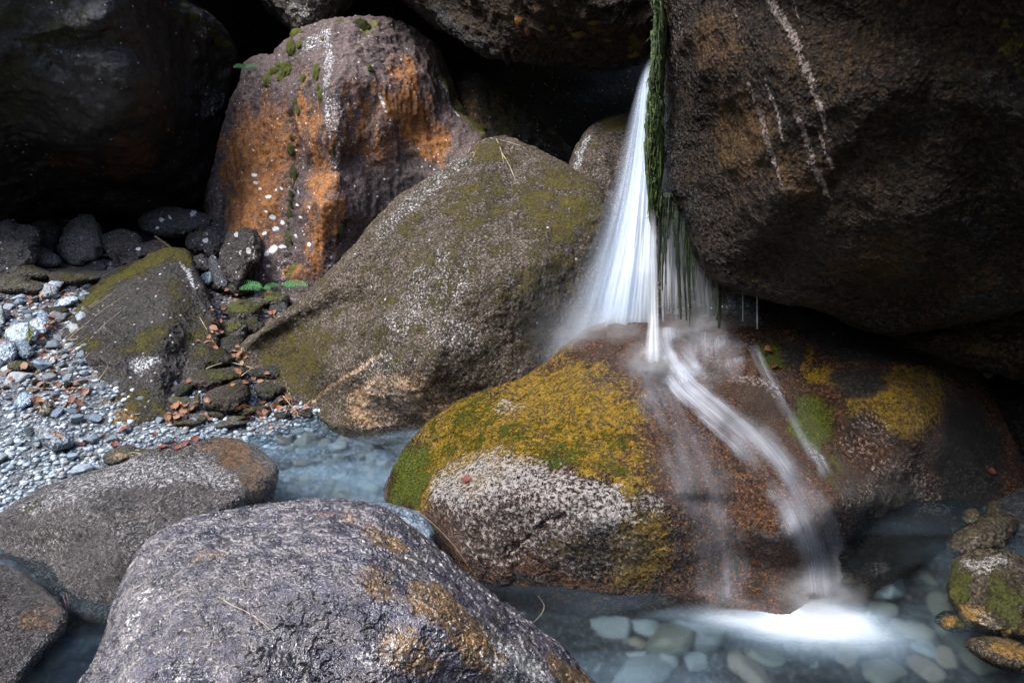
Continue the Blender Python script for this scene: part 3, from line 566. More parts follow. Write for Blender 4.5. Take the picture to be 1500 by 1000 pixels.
A['dark'] = .62 * sstep(-.05, -.3, dd) * sstep(-.9, -.2, Vn[:, 0]) + .55 * (dd > 2.0); A['dark'] = np.maximum(A['dark'], .8 * np.exp(-((Vn[:, 0] - 1.35) / .5) ** 2 - ((Vn[:, 1] - 2.35) / .45) ** 2)); A['stain'] = .42 * sstep(.5, 1.2, dd)  # bed blackened beside the wet boulder, standing in for a dark reflection
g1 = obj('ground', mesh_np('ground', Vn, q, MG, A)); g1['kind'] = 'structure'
# far terrain as an outer ring, one sheet up to the horizon; unseen slope steepened to block low skylight
rr = np.geomspace(6.5, 300, 60); aa = np.linspace(0, 2*np.pi, 97)[:-1]
Xr = np.outer(rr, np.cos(aa)); Yr_ = np.outer(rr, np.sin(aa)) + 3; i = np.arange(60 * 96).reshape(60, 96)
qq = np.stack([i[:-1], np.roll(i[:-1], -1, 1), np.roll(i[1:], -1, 1), i[1:]], -1).reshape(-1, 4)
Zr = terr(Xr, Yr_) - .3 * (rr < 9)[:, None] - .05; Zr = np.minimum(Zr, 17 + np.sin(Xr * .07) * 3)
g2 = obj('hillside', mesh_np('hillside', np.stack([Xr, Yr_, Zr], -1).reshape(-1, 3), qq[:, ::-1],
      simple('forest_floor', (.03, .035, .015), (.07, .06, .03), 3, .9, 1., 8))); g2['kind'] = 'structure'

def water_mat():
    M = NT('stream_water'); co = M.coord(); fl = M.coord((.45, 1.2, 1.), (0, 0, math.radians(12)))
    foam = M.attr('foam'); st = M.noise(fl, 7, 5, .6, .6); st2 = M.noise(fl, 2.2, 4, .55, .4)
    ff = M.step(M.math('ADD', foam, M.math('MULTIPLY', M.math('SUBTRACT', st, .5), .45)), .06, .95)
    ff = M.math('MULTIPLY', ff, M.step(foam, .0, .12))
    milk = M.math('MULTIPLY', M.step(st2, .42, .72), M.attr('milk'))
    fac = M.math('MAXIMUM', M.math('MULTIPLY', ff, .62), milk, clamp=True)
    bp = M.n('Bump', {'Height': M.noise(fl, 9, 3, .5, .3), 'Strength': .22, 'Distance': .02})
    W = M.n('BsdfPrincipled', {'Base Color': (.62, .77, .86), 'Roughness': .25, 'IOR': 1.22, 'Normal': bp.outputs[0]})
    W.inputs['Transmission Weight'].default_value = 1.
    D = M.n('BsdfDiffuse', {'Color': M.mix(ff, (.34, .52, .68), (.80, .88, .95))})
    mx = M.n('MixShader', {0: fac, 1: W.outputs[0], 2: D.outputs[0]})
    M.set(M.out.inputs[0], mx.outputs[0]); return M.m
X, Y, q = grid(-4.5, 4, 380, .2, 6.5, 330)
P = np.stack([X, Y, 0 * X], -1).reshape(-1, 3)
def pix(P):
    d = P - EYE; f = d[:, 1] * CP - d[:, 2] * SP; u = d[:, 1] * SP + d[:, 2] * CP
    return 750 + F * d[:, 0] / f, 500 - F * u / f
def splash(p, x, y, rx, ry): return np.exp(-(((p[:, 0] - x) / rx) ** 2 + ((p[:, 1] - y) / ry) ** 2))
s1 = at(1200, 895, gY(895)); s2 = at(1060, 892, gY(892)); s3 = at(1215, 915, gY(915)); s4 = at(1000, 900, gY(895)); s5 = at(1120, 905, gY(905))
foam = .95 * splash(P, s1[0], s1[1] - .01, .14, .065) + .30 * splash(P, s2[0], s2[1] - .03, .20, .05) + .60 * splash(P, s3[0], s3[1] - .03, .28, .09) + .16 * splash(P, s4[0], s4[1] - .02, .2, .04) + .36 * splash(P, s5[0], s5[1] - .02, .2, .06) + .24 * splash(P, s3[0] - .05, s3[1] - .12, .5, .12); foam = foam * .8
z = .004 * fbm(P * np.array([1, .5, 1]), 3.5, 3, 21) + .008 * splash(P, s1[0], s1[1], .12, .06)
milk = .05 + 0.30 * splash(P, -.35, 2.9, .7, .45) + .10 * splash(P, .75, 1.55, .5, .2)
Vw = P.copy(); Vw[:, 2] = z
wt = obj('water', mesh_np('water', Vw, q, water_mat(), {'foam': foam, 'milk': milk})); wt['kind'] = 'structure'
# ------------------------------------------------------------------ casting onto what is built
def refresh():
    global DG
    bpy.context.view_layer.update(); DG = bpy.context.evaluated_depsgraph_get()
def cast(px, py, skip=('water',), only=None):
    d = Vector(ray(px, py)); d.normalize(); o = Vector(EYE)
    for _ in range(8):
        ok, loc, nor, idx, ob, mt = sc.ray_cast(DG, o, d)
        if not ok: return None
        if (only and ob.name not in only) or (not only and any(ob.name.startswith(k) for k in skip)):
            o = loc + d * .004; continue
        if nor.dot(d) > 0: nor = -nor
        return np.array(loc), np.array(nor)
    return None

# ------------------------------------------------------------------ stones placed one by one
def stone_at(name, label, cx, cy, rx, ry, rot=0, mat='stone', Y=None, sub=6, group=None, sink=.75, moss=0., masks=(), amp=1.5, seed=None, wet=0., cat='stone', flat=.9):
    sd_ = seed if seed is not None else int(cx * 7 + cy * 13) % 1000
    r_ = random.Random(sd_); ca, sa = math.cos(math.radians(rot)), math.sin(math.radians(rot))
    if Y is None:
        h = ghit(cx, cy + ry * sink); Y = h[1] + rx / F * h[1] * .35
    out = []; ph = [r_.uniform(0, 6.28) for _ in range(3)]
    for k in range(14):
        a = k / 14 * 2 * math.pi
        q = 1 + amp * (.07 * math.sin(2 * a + ph[0]) + .07 * math.sin(3 * a + ph[1]) + .04 * math.sin(5 * a + ph[2]))
        x, y = rx * q * math.cos(a), ry * q * math.sin(a)
        X_, Y_ = x * ca - y * sa, x * sa + y * ca
        out.append((cx + X_, cy + Y_, Y - Y_ / F * Y * 1.1))
    T = rx / F * Y * flat; sz = min(rx, ry) / F * Y
    mk = list(masks) + [('wet', 'all', wet)]
    if moss: mk += [('moss', cx + rx * .1, cy - ry * .45, rx * 1.0, ry * .75, rot, moss)]
    o = boulder(name, out, (cx, cy), T, T, MR[mat], sub=sub, e=.85, seed=sd_,
                disp=((sz * .10, .9 / sz, 4, 'fbm'), (sz * .10, 1.7 / sz, 5, 'ridge'), (sz * .03, 8 / sz, 3, 'fbm')), masks=mk)
    tag(o, label, cat, group); return o
SA = stone_at
SA('rock', 'flattened oval dark stone with white lichen dots, lying highest in the back stone row', 257, 327, 54, 22, 3, Y=5.75, masks=[('lichen',237,322,5,4,0,.9),('lichen',231,334,4,3,0,.9),('lichen',283,313,6,4,-20,.9),('lichen',249,319,3,2,0,.8),('lichen',270,340,3,2,0,.7)], amp=.6)
SA('rock', 'smooth pale grey egg-shaped stone leaning in the back row under the black boulder', 119, 353, 29, 38, 14, 'round', masks=[('pale',118,355,34,34,0,.34)], amp=.5)
SA('rock', 'dark brown rounded stone beside the pale egg-shaped stone', 180, 362, 30, 27, 0, 'stone')
SA('rock', 'small dark angular stone with a lit flat top, left of the pale egg-shaped stone', 92, 332, 20, 15, -10, 'stone', masks=[('pale',95,322,16,4,0,.6)])  # pale mask paints the light on the flat top
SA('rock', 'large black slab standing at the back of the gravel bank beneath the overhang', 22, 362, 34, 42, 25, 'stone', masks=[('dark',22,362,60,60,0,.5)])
SA('rock', 'narrow dark slab cut by the frame edge behind the gravel bank', -6, 372, 14, 44, 5, 'stone', Y=5.6)
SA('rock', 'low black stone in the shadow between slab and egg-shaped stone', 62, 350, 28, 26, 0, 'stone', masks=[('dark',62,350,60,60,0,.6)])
SA('rock', 'small reddish dark stone heap piece below the shadowed black stone', 62, 379, 26, 14, 0, 'stone', masks=[('stain',55,372,14,10,0,.5)])
SA('rock', 'small lichen-dotted stone with an orange end, behind the mossy boulder crest', 220, 366, 28, 14, -8, 'stone', Y=5.35, masks=[('stain',238,362,12,12,0,.6),('lichen',203,365,5,3,0,.8)])
SA('rock', 'squat dark stone with one large white lichen dot beside the upright stone', 302, 354, 25, 22, 0, 'stone', Y=5.45, masks=[('lichen',301,352,5,5,0,.95),('lichen',302,341,4,3,0,.7),('moss',300,336,20,5,0,.6)])
SA('rock', 'upright pointed stone with lichen dots leaning against the orange streaked boulder', 351, 373, 26, 42, 6, 'stone', Y=4.92, masks=[('lichen',346,344,4,5,0,.95),('lichen',364,366,5,5,0,.9),('lichen',352,371,2,3,0,.9),('pale',372,380,6,34,5,.5)])
SA('rock', 'slim dark tilted stone between the mossy boulder and the upright pointed stone', 320, 400, 11, 27, -18, 'stone', Y=4.85)
SA('rock', 'small round bluish stone at the foot of the slim tilted stone', 304, 407, 10, 9, 10, 'pebble', Y=4.85)
SA('rock', 'small dark broken stone behind the crest of the mossy boulder', 296, 386, 15, 12, 20, 'stone', Y=5.1)
SA('rock', 'flat speckled dark stone directly beside the green fern', 341, 421, 30, 11, 4, 'stone', Y=4.85)
SA('rock', 'purplish speckled stone touching the mossy boulder ridge from behind', 136, 398, 30, 16, -12, 'stone', Y=5.2, masks=[('lichen',137,383,6,3,0,.8)])
SA('rock', 'small grey stone beside the purplish speckled stone on the ridge', 166, 392, 16, 10, -8, 'stone', Y=5.2, masks=[('pale',166,390,16,9,0,.4)])
SA('rock', 'flat brown mossy stone at the back edge of the pale gravel', 38, 398, 32, 13, 6, 'mossstone', moss=.5)
SA('rock', 'dark flat stone overlapping the flat brown mossy stone', 28, 418, 40, 14, 4, 'mossstone', moss=.3)
SA('rock', 'mossy flat rock in shade beside the thick broken branch', 105, 408, 34, 11, 0, 'mossstone', moss=.5)
# moss-covered pile between the two boulders
PILE = 'stones of the mossy pile'
SA('moss_stone', 'brown moss mound below the fern, broadest stone at the pile top', 355, 456, 32, 15, -4, 'mossstone', moss=.75)
SA('moss_stone', 'low olive moss mound directly beside the fern', 395, 440, 30, 11, -8, 'mossstone', moss=.7)
SA('moss_stone', 'tan moss-covered stone in the middle of the leafy gap', 342, 484, 20, 17, -20, 'mossstone', moss=.7)
SA('moss_stone', 'yellow-green mossy stone against the hunched boulder', 369, 478, 19, 12, -15, 'mossstone', moss=.85)
SA('rock', 'bluish angular stone resting against the upper edge of the hunched boulder', 409, 456, 15, 12, 10, 'stone')
SA('moss_stone', 'dark grey mossy stone below the tan moss-covered stone', 338, 507, 22, 16, 15, 'mossstone', moss=.35)
SA('moss_stone', 'dark green mossy stone just above the long mossy slab of the pile', 314, 525, 26, 14, -12, 'mossstone', moss=.6)
SA('moss_stone', 'long green mossy slab across the lower pile', 316, 554, 40, 15, -6, 'mossstone', moss=.8)
SA('moss_stone', 'large black-green stone at the bottom of the mossy pile', 334, 583, 38, 20, -24, 'mossstone', moss=.4)
SA('moss_stone', 'mossy stone lying against the base of the hunched boulder', 390, 546, 26, 12, 0, 'mossstone', moss=.65)
SA('moss_stone', 'blocky dark moss stone beside the large black-green stone', 393, 572, 19, 14, 8, 'mossstone', moss=.5)
for cx, cy, rx, ry, rt in ((266,571,16,9,-8),(266,590,18,10,10),(285,590,6,15,28),(410,558,9,6,0),(262,613,13,9,0),(360,601,15,8,0),(384,600,14,7,0),(276,619,22,6,0),(336,621,22,6,-5),(414,608,13,6,0),(448,606,10,6,0),(300,566,12,8,0),(318,606,12,7,0),(345,613,16,5,0),(375,522,16,8,0),(352,524,10,8,20),(412,586,12,7,0),(290,612,14,7,0)):
    SA('moss_stone', 'small dark stone in the mossy pile above the water edge', cx, cy, rx, ry, rt, 'mossstone', moss=.5, sub=5, group=PILE)
# larger gravel stones
SA('gravel_stone', 'round white stone with a thick moss cap on the gravel bank', 32, 490, 23, 17, 0, 'pebble_white', masks=[('moss',44,487,9,14,-20,1.)], amp=.4)
SA('gravel_stone', 'white oval stone leaning on the round moss-capped stone', 56, 480, 13, 14, -30, 'pebble_white', amp=.5)
SA('gravel_stone', 'white speckled stone at the frame edge below the moss-capped stone', 8, 516, 16, 15, 0, 'pebble_white', amp=.5)
SA('gravel_stone', 'pale bluish stone wedged below the moss-capped stone', 36, 513, 13, 12, 20, 'pebble')
SA('gravel_stone', 'dark mossy flat stone on the gravel below the white stones', 27, 536, 25, 8, 3, 'mossstone', moss=.6)
SA('gravel_stone', 'long pale slab lying against the mossy boulder at the gravel top', 97, 442, 18, 7, -14, 'pebble_white', amp=.5)
SA('gravel_stone', 'flat dark green mossy stone below the long pale slab', 81, 457, 19, 8, 4, 'mossstone', moss=.8)
SA('gravel_stone', 'round grey speckled stone at the top of the pale gravel', 71, 427, 14, 10, 0, 'pebble_white')
SA('gravel_stone', 'grey egg-shaped stone below the flat mossy stone', 66, 468, 12, 11, 20, 'pebble')
SA('gravel_stone', 'round dark stone at the frame edge among the pale gravel', 0, 462, 7, 13, 0, 'pebble')
SA('gravel_stone', 'white and brown granite cobble lying behind the bank boulder', 78, 641, 28, 16, 18, 'pebble_white', masks=[('stain',80,632,24,5,10,.7)])
SA('gravel_stone', 'brownish flat cobble among blue gravel near the mossy boulder', 65, 597, 15, 10, 0, 'riverwet', masks=[('pale',65,597,15,10,0,.4)])
SA('gravel_stone', 'dark blue angular cobble on the fine gravel', 36, 587, 13, 10, -10, 'pebble', amp=1.6)
SA('gravel_stone', 'small bright mossy stone at the tip of the grass strands', 75, 547, 9, 5, 0, 'mossstone', moss=1.)
SA('rock', 'half-hidden dark mossy rock behind the rounded boulder with straw on it', 186, 667, 34, 14, -8, 'mossstone', moss=.4, Y=2.75, masks=[('stain',170,670,20,10,0,.5)])
# stones at the right bank
SA('river_stone', 'dark ridged stone lying above the big mossy river stone', 1440, 786, 52, 28, -26, 'riverwet', Y=2.3, wet=.4, amp=1.2, masks=[('pale',1425,790,30,8,-40,.35)])
SA('river_stone', 'small round tan stone perched beside the dark ridged stone', 1424, 760, 15, 15, 0, 'riverwet', Y=2.42, amp=.5, masks=[('stain',1424,760,16,16,0,.6),('pale',1422,762,12,12,0,.4)])
SA('river_stone', 'small pointed greenish stone behind the dark ridged stone', 1456, 752, 14, 16, 20, 'riverwet', Y=2.45, moss=.5)
SA('river_stone', 'tan flat stone behind the river stones at the frame edge', 1498, 757, 26, 14, 0, 'riverwet', Y=2.45, masks=[('pale',1498,757,26,14,0,.5)])
SA('river_stone', 'brown flat stone partly under the dark ridged stone', 1400, 790, 22, 15, -35, 'riverwet', Y=2.4, masks=[('stain',1400,790,22,15,0,.5)])
SA('river_stone', 'grey rounded stone at the frame edge under the tan flat stone', 1502, 795, 26, 20, 0, 'riverwet', Y=2.3, wet=.4)
SA('river_stone', 'big round mossy river stone with a pale top, standing in the pool', 1470, 876, 84, 66, 14, 'riverwet', Y=1.98, sub=7, wet=.7, amp=.6, masks=[('moss',1480,880,60,40,20,.66),('moss',1400,860,20,40,20,.8),('pale',1440,830,40,14,-10,.55),('stain',1420,900,40,30,30,.6),('stain',1490,920,50,20,0,.5),('pale',1440,905,30,16,40,.4)])
SA('river_stone', 'small golden mossy stone in the water beside the big mossy river stone', 1398, 915, 29, 16, 14, 'riverwet', Y=1.83, wet=.8, amp=.5, masks=[('stain',1390,910,24,10,0,.8),('moss',1412,916,14,10,20,.7)])
SA('river_stone', 'flat golden stone barely above the water at the frame corner', 1476, 960, 62, 22, 15, 'riverwet', Y=1.68, wet=.9, amp=.5, masks=[('stain',1480,952,60,12,15,.8)])
SA('river_stone', 'tiny pale stone on the big mossy river stone', 1476, 806, 9, 6, -20, 'riverwet', Y=2.2)

# ------------------------------------------------------------------ loose gravel: copied stones
def stone_mesh(name, seed, mat, sq=(1, .8, .6), sub=4, moss=0, cuts=16):
    S, Fc = ico(sub); r_ = np.random.default_rng(seed); V = S.copy()
    for _ in range(cuts):                                  # broken, flattened facets
        n = r_.normal(size=3); n /= np.linalg.norm(n); h = r_.uniform(.45, .85); dd = V @ n
        V = V - n * (np.maximum(dd - h, 0) * .93)[:, None]
    V = V + S * (.09 * fbm(V, 1.6, 4, seed) + .02 * fbm(V, 7, 3, seed + 3))[:, None]
    V = V * np.array(sq); V[:, 2] -= V[:, 2].min()
    A = {c: np.zeros(len(V)) for c in CH}; A['moss'] = moss * sstep(.0, .8, S[:, 2])
    return mesh_np(name, V, Fc, MR[mat], A)
PB = [stone_mesh('gravel_stone', 40 + i, 'pebble', (1, r, f)) for i, (r, f) in enumerate(((.8,.55),(.7,.6),(.9,.7),(.6,.45),(.75,.5)))]
PW = [stone_mesh('gravel_stone', 60 + i, 'pebble_white', (1, r, f)) for i, (r, f) in enumerate(((.8,.6),(.7,.5),(.9,.75)))]
PM = [stone_mesh('gravel_stone', 70 + i, 'mossstone', (1, r, f), moss=m) for i, (r, f, m) in enumerate(((.8,.6,.9),(.7,.5,.3),(.9,.6,.6)))]
MR['bed'] = simple('pool_bed_stone', (.09,.095,.085), (.19,.19,.165), 14, .6, .3, 40, 0., rand=((.17,.21,.22),(.11,.09,.065),(.08,.085,.065),(.15,.15,.13),(.20,.24,.25),(.12,.15,.165),(.14,.105,.085)))
PE = [stone_mesh('river_stone', 100 + i, 'bed', (1, r, f), cuts=5) for i, (r, f) in enumerate(((.8,.5),(.7,.4),(.9,.55),(.6,.4)))]
PS = [stone_mesh('river_stone', 90 + i, 'stone', (1, r, f)) for i, (r, f) in enumerate(((.8,.45),(.7,.4)))]
PR = [stone_mesh('river_stone', 80 + i, 'riverwet', (1, r, f)) for i, (r, f) in enumerate(((.8,.5),(.7,.45),(.9,.6)))]
placed = []
def drop(me, name, x, y, z, r, label, cat, group):
    o = bpy.data.objects.new(name, me); COL.objects.link(o)
    o.location = (x, y, z - r * .14); o.scale = (r,) * 3
    o.rotation_euler = (random.uniform(-.25, .25), random.uniform(-.25, .25), random.uniform(0, 6.28))
    tag(o, label, cat, group); return o
def spread(n, region, rad, protos, name, label, cat, group, gap=.85, tries=12000):
    k = 0
    for _ in range(tries):
        if k >= n: break
        px, py = random.uniform(region[0], region[2]), random.uniform(region[1], region[3])
        h = ghit(px, py); r = rad[0] + (rad[1] - rad[0]) * random.random() ** 2.2
        if any((h[0] - a) ** 2 + (h[1] - b) ** 2 < ((r + c) * gap) ** 2 for a, b, c in placed): continue
        placed.append((h[0], h[1], r)); k += 1
        drop(random.choice(protos), name, h[0], h[1], h[2] - (.025 if 'blurred' in label else 0), r, label, cat, group)
BANK = 'cobbles of the gravel bank'
spread(75, (-20, 418, 130, 560), (.035, .085), PW + PB + PW, 'gravel_stone', 'pale bluish cobble among many like it on the gravel bank', 'cobble', BANK)
spread(110, (-20, 560, 330, 700), (.016, .05), PB + PB + PW + PM[1:2], 'gravel_stone', 'pale bluish cobble among many like it on the gravel bank', 'cobble', BANK)
spread(26, (290, 400, 420, 520), (.025, .05), PM + PW[:1], 'gravel_stone', 'small stone lying in the leafy gap behind the mossy pile', 'stone', 'stones in the leafy gap')
spread(14, (-10, 540, 130, 570), (.03, .05), PM, 'gravel_stone', 'small mossy stone among brown leaves on the gravel bank', 'stone', 'mossy stones on the gravel bank')
spread(150, (640, 850, 1440, 1010), (.025, .14), PE, 'river_stone', 'blurred stone on the pool bed under moving water', 'stone', 'stones on the pool bed', gap=.45)
spread(80, (400, 630, 640, 760), (.035, .085), PE, 'river_stone', 'blurred stone on the bed of the upper stream', 'stone', 'stones on the upper stream bed', gap=.6)
spread(16, (0, 790, 170, 1000), (.03, .07), PE, 'river_stone', 'blurred stone on the bed of the narrow stream', 'stone', 'stones on the narrow stream bed', gap=.8)
# fine gravel that nobody could count: one object
S3, F3 = ico(2); J = Join(); r2 = np.random.default_rng(5); VV = []; FF = []; n = 0
cols = []
for i in range(17000):
    px = r2.uniform(-700, 470); py = r2.uniform(400, 720)
    d = ray(px, py); t = 1.6 / -d[2]; x, y = d[0] * t * .93, d[1] * t * .93
    dd = (x + 1.85) * -.65 + (y - 2.71) * .76
    if dd < -.22 or dd > 2.3: continue
    r = .006 + .013 * r2.random() ** 2
    v = S3 * (1 + .25 * (r2.random((len(S3), 1)) - .5)) * np.array([1, r2.uniform(.6, 1), r2.uniform(.4, .8)]) * r
    a = r2.uniform(0, 6.28); c, s_ = math.cos(a), math.sin(a)
    v = np.stack([v[:, 0] * c - v[:, 1] * s_, v[:, 0] * s_ + v[:, 1] * c, v[:, 2]], 1)
    VV.append((x, y, r, v))
XY = np.array([(a, b) for a, b, _, _ in VV]); Z = terr(XY[:, 0], XY[:, 1])
Vg = np.vstack([v + np.array([a, b, z + r * .25]) for (a, b, r, v), z in zip(VV, Z)])
Fg = np.vstack([F3 + i * len(S3) for i in range(len(VV))])
Cg = np.repeat(r2.random(len(VV)), len(S3))
MGv = NT('fine_gravel'); at_ = MGv.attr('tone'); cr = MGv.n('ValToRGB', {0: at_}); e = cr.color_ramp; e.interpolation = 'CONSTANT'
for i, c in enumerate(((.07,.105,.135),(.15,.205,.25),(.24,.30,.345),(.07,.085,.10),(.15,.19,.24),(.40,.46,.50),(.16,.14,.11),(.18,.24,.29))):
    el = e.elements[i] if i < 2 else e.elements.new(i / 8); el.position = i / 8; el.color = (*c, 1)
gco = MGv.coord(); gb = MGv.n('BsdfPrincipled', {'Base Color': MGv.mix(MGv.step(MGv.noise(gco, 160, 3, .7), .45, .62), cr.outputs[0], MGv.mix(.5, cr.outputs[0], (.5,.52,.53))), 'Roughness': .45})
MGv.set(MGv.out.inputs[0], gb.outputs[0])
o = obj('gravel', mesh_np('gravel', Vg, Fg, MGv.m, {'tone': Cg})); tag(o, 'fine bluish grey gravel covering the bank', 'gravel', kind='stuff')

# ------------------------------------------------------------------ fallen leaves
refresh()
ML = simple('dead_leaf', (.20,.075,.03), (.32,.14,.06), 60, .55, .4, 60, .15, rand=((.30,.11,.045),(.20,.09,.05),(.30,.18,.12),(.15,.05,.03),(.36,.22,.15),(.18,.07,.05)))
MLR = simple('red_wet_leaf', (.12,.025,.015), (.20,.06,.035), 60, .3, .4, 60, .1)
def leaf_mesh(name, seed, mat):
    r_ = random.Random(seed); nu, nv = 13, 7; V = []; c1 = r_.uniform(-1.2, 1.6); c2 = r_.uniform(.1, .9); tw = r_.uniform(-.6, .6)
    for i in range(nu):
        u = i / (nu - 1); wd = .36 * math.sin(math.pi * u ** .85) ** .8 + .004
        for j in range(nv):
            v = j / (nv - 1) * 2 - 1; y = wd * v * (1 + .05 * math.sin(u * 25 + seed)); x = u - .5
            z = c2 * y * y * 1.6 + c1 * (x * x - .08) * .5 + .03 * abs(v) * math.sin(u * 22) + tw * x * y
            V.append((x, y, z))
    i = np.arange(nu * nv).reshape(nu, nv); q = np.stack([i[:-1, :-1], i[1:, :-1], i[1:, 1:], i[:-1, 1:]], -1).reshape(-1, 4)
    V = np.array(V); tv, tq, tt = tube([(-.5, 0, c1 * .085), (-.62, .01, c1 * .15), (-.74, .03, c1 * .2)], [.012, .010, .008], 5)
    Jn = Join(); Jn.add(V, q); Jn.add(tv, tq, tt); return Jn.mesh(name, mat)
LV = [leaf_mesh('leaf', s, ML) for s in range(6)]
LVR = [leaf_mesh('leaf', s + 20, MLR) for s in range(2)]
def frame_on(nor, spin):
    n = Vector(nor).normalized(); q = Vector((0, 0, 1)).rotation_difference(n)
    return (q.to_matrix() @ Matrix.Rotation(spin, 3, 'Z'))
def leaf_on(px, py, size, label, group=None, protos=LV, lift=.006, tilt=.35):
    h = cast(px, py)
    if h is None: return
    o = bpy.data.objects.new('leaf', random.choice(protos)); COL.objects.link(o)
    n = h[1] * .5 + np.array([random.gauss(0, tilt), random.gauss(0, tilt), .7])
    o.matrix_world = Matrix.Translation(Vector(h[0] + h[1] * lift)) @ frame_on(n, random.uniform(0, 6.28)).to_4x4() @ Matrix.Scale(size, 4)
    tag(o, label, 'leaf', group)
LG = 'brown beech leaves on the bank'
for cx, cy, sx_, sy_, n in ((95,565,22,14,14),(62,580,26,14,8),(70,470,8,14,7),(62,505,7,16,7),(92,430,12,12,6),(55,440,16,10,5),(20,545,20,10,5),(110,590,12,10,5),
                            (318,480,9,30,12),(330,432,22,10,9),(380,430,22,5,8),(400,458,8,5,3),(352,520,14,18,9),(372,556,28,8,7),(300,500,8,8,4),(262,600,18,12,12),(252,612,8,8,5),(420,592,22,12,14),(438,600,12,8,8),(380,600,18,8,8),(350,597,12,6,4),(310,612,16,6,4),(350,545,8,4,3),(275,555,10,5,3),(305,585,4,10,2),(365,615,10,4,2)):
    for _ in range(n): leaf_on(random.gauss(cx, sx_ * .6), random.gauss(cy, sy_ * .6), random.uniform(.028, .056), 'curled orange-brown beech leaf on the bank among others like it', LG)
for cx, cy in ((182,629),(168,651),(120,652),(275,650),(262,655),(250,648),(238,657),(285,644),(225,636),(150,640)):
    leaf_on(cx, cy, random.uniform(.035, .055), 'wet red-brown leaf lying flat at the edge of the stream', 'wet leaves at the stream edge', LVR, tilt=.1)
leaf_on(685, 704, .05, 'single red leaf stuck to the pale patch of the wet golden boulder', None, LVR, tilt=.05)
leaf_on(1450, 690, .05, 'single dark red leaf on the black side of the wet boulder', None, LVR, tilt=.05)
leaf_on(17, 826, .06, 'brown leaf in the narrow stream between corner boulder and rounded boulder', None, LVR, tilt=.1)
leaf_on(1125, 512, .05, 'brown leaf on the dark mossy rock beneath the giant boulder', 'leaves beneath the giant boulder', LV); leaf_on(1135, 538, .05, 'brown leaf on the dark mossy rock beneath the giant boulder', 'leaves beneath the giant boulder', LVR); leaf_on(1150, 486, .06, 'brown leaf on the dark mossy rock beneath the giant boulder', 'leaves beneath the giant boulder', LV)

# ------------------------------------------------------------------ twigs, straws
MT = simple('bark', (.09,.06,.045), (.20,.15,.12), 60, .8, .8, 60)
MS = simple('straw', (.34,.27,.16), (.5,.42,.28), 30, .6, .1, 30)
def on_surface(pts, lift, step=6):
    out = []
    for (x0, y0), (x1, y1) in zip(pts[:-1], pts[1:]):
        k = max(2, int(math.hypot(x1 - x0, y1 - y0) / step))
        for i in range(k): out.append((x0 + (x1 - x0) * i / k, y0 + (y1 - y0) * i / k))
    out.append(pts[-1]); P = []
    for x, y in out:
        h = cast(x, y)
        if h is not None: P.append(h[0] + h[1] * lift)
    return np.array(P)
def smooth_path(P, it=3):
    for _ in range(it):
        P = P.copy(); P[1:-1] = .5 * P[1:-1] + .25 * (P[:-2] + P[2:])
    return P
def strand(name, label, cat, pts, r, mat, group=None, lift=.003, air=None, n=5):
    if air is None: P = smooth_path(on_surface(pts, lift), 4)
    else: P = smooth_path(catmull_open(np.array([at(x, y, a) for (x, y), a in zip(pts, air)])), 1)
    if len(P) < 3: return
    R = r * (1 - .6 * np.linspace(0, 1, len(P)) ** 2); R = R * (1 + .15 * np.sin(np.arange(len(P)) * 1.7))
    V, q, t = tube(P, R, n); o_ = V.min(0); Jn = Join(); Jn.add(V - o_, q, t)
    o = obj(name, Jn.mesh(name, mat), None, o_); tag(o, label, cat, group); return o
def catmull_open(P, n=8):
    P = np.vstack([2 * P[0] - P[1], P, 2 * P[-1] - P[-2]]); out = []
    for i in range(1, len(P) - 2):
        for t in np.linspace(0, 1, n, endpoint=False):
            a, b, c, d = P[i - 1], P[i], P[i + 1], P[i + 2]
            out.append(.5 * (2*b + (c - a) * t + (2*a - 5*b + 4*c - d) * t*t + (3*b - a - 3*c + d) * t**3))
    out.append(P[-2]); return np.array(out)
strand('twig', 'long thin curved twig lying in front of the pale egg-shaped stone', 'twig', [(74,387),(101,386),(130,379),(162,373),(196,374),(214,368)], .010, MT, air=[5.2,5.25,5.3,5.3,5.25,5.2], n=7)
strand('branch', 'short thick broken branch at the back of the gravel bank', 'branch', [(70,405),(90,399),(111,393)], .022, MT, air=[5.0,5.05,5.1], n=8)
strand('branch', 'forked dark branch end beside the thin curved twig', 'branch', [(64,398),(70,388),(76,380)], .016, MT, air=[5.15,5.2,5.22], n=8)
strand('stick', 'brown stick lying across the pale gravel stones', 'stick', [(8,432),(40,434),(80,438)], .012, MT, air=[4.55,4.5,4.45], n=7)
strand('twig', 'pale twig leaning under the flattened oval stone', 'twig', [(227,346),(238,354),(250,362)], .010, MT, air=[5.3,5.25,5.1], n=7)
strand('twig', 'dark twig on the leaf litter at the foot of the mossy boulder', 'twig', [(44,571),(80,570),(118,572)], .007, MT, lift=.012)
strand('twig', 'pale bent twig lying over the mossy pile', 'twig', [(302,542),(322,531),(345,531),(372,541)], .003, MS, lift=.01)
strand('twig', 'pale twig leaning against the base of the hunched boulder', 'twig', [(353,551),(372,538)], .003, MS, lift=.012)
GS = 'dry grass strands on the mossy boulder'
for pts in ([(49,550),(75,520),(110,488),(150,455),(198,423)],[(52,548),(72,530),(105,508),(115,500)],[(60,545),(90,520),(130,495)],[(95,470),(120,455),(160,432)],[(112,462),(140,447),(168,428)],[(70,528),(66,522),(52,545)],[(130,500),(150,478),(185,450)],[(115,540),(118,530),(135,515)],[(150,405),(175,392),(205,380)],[(140,560),(155,545),(162,530)],[(88,500),(110,484),(128,478)],[(292,465),(305,485),(313,503)]):
    strand('grass_strand', 'thin dry grass strand lying on the dark mossy boulder', 'grass strand', pts, .0015, MS, GS)
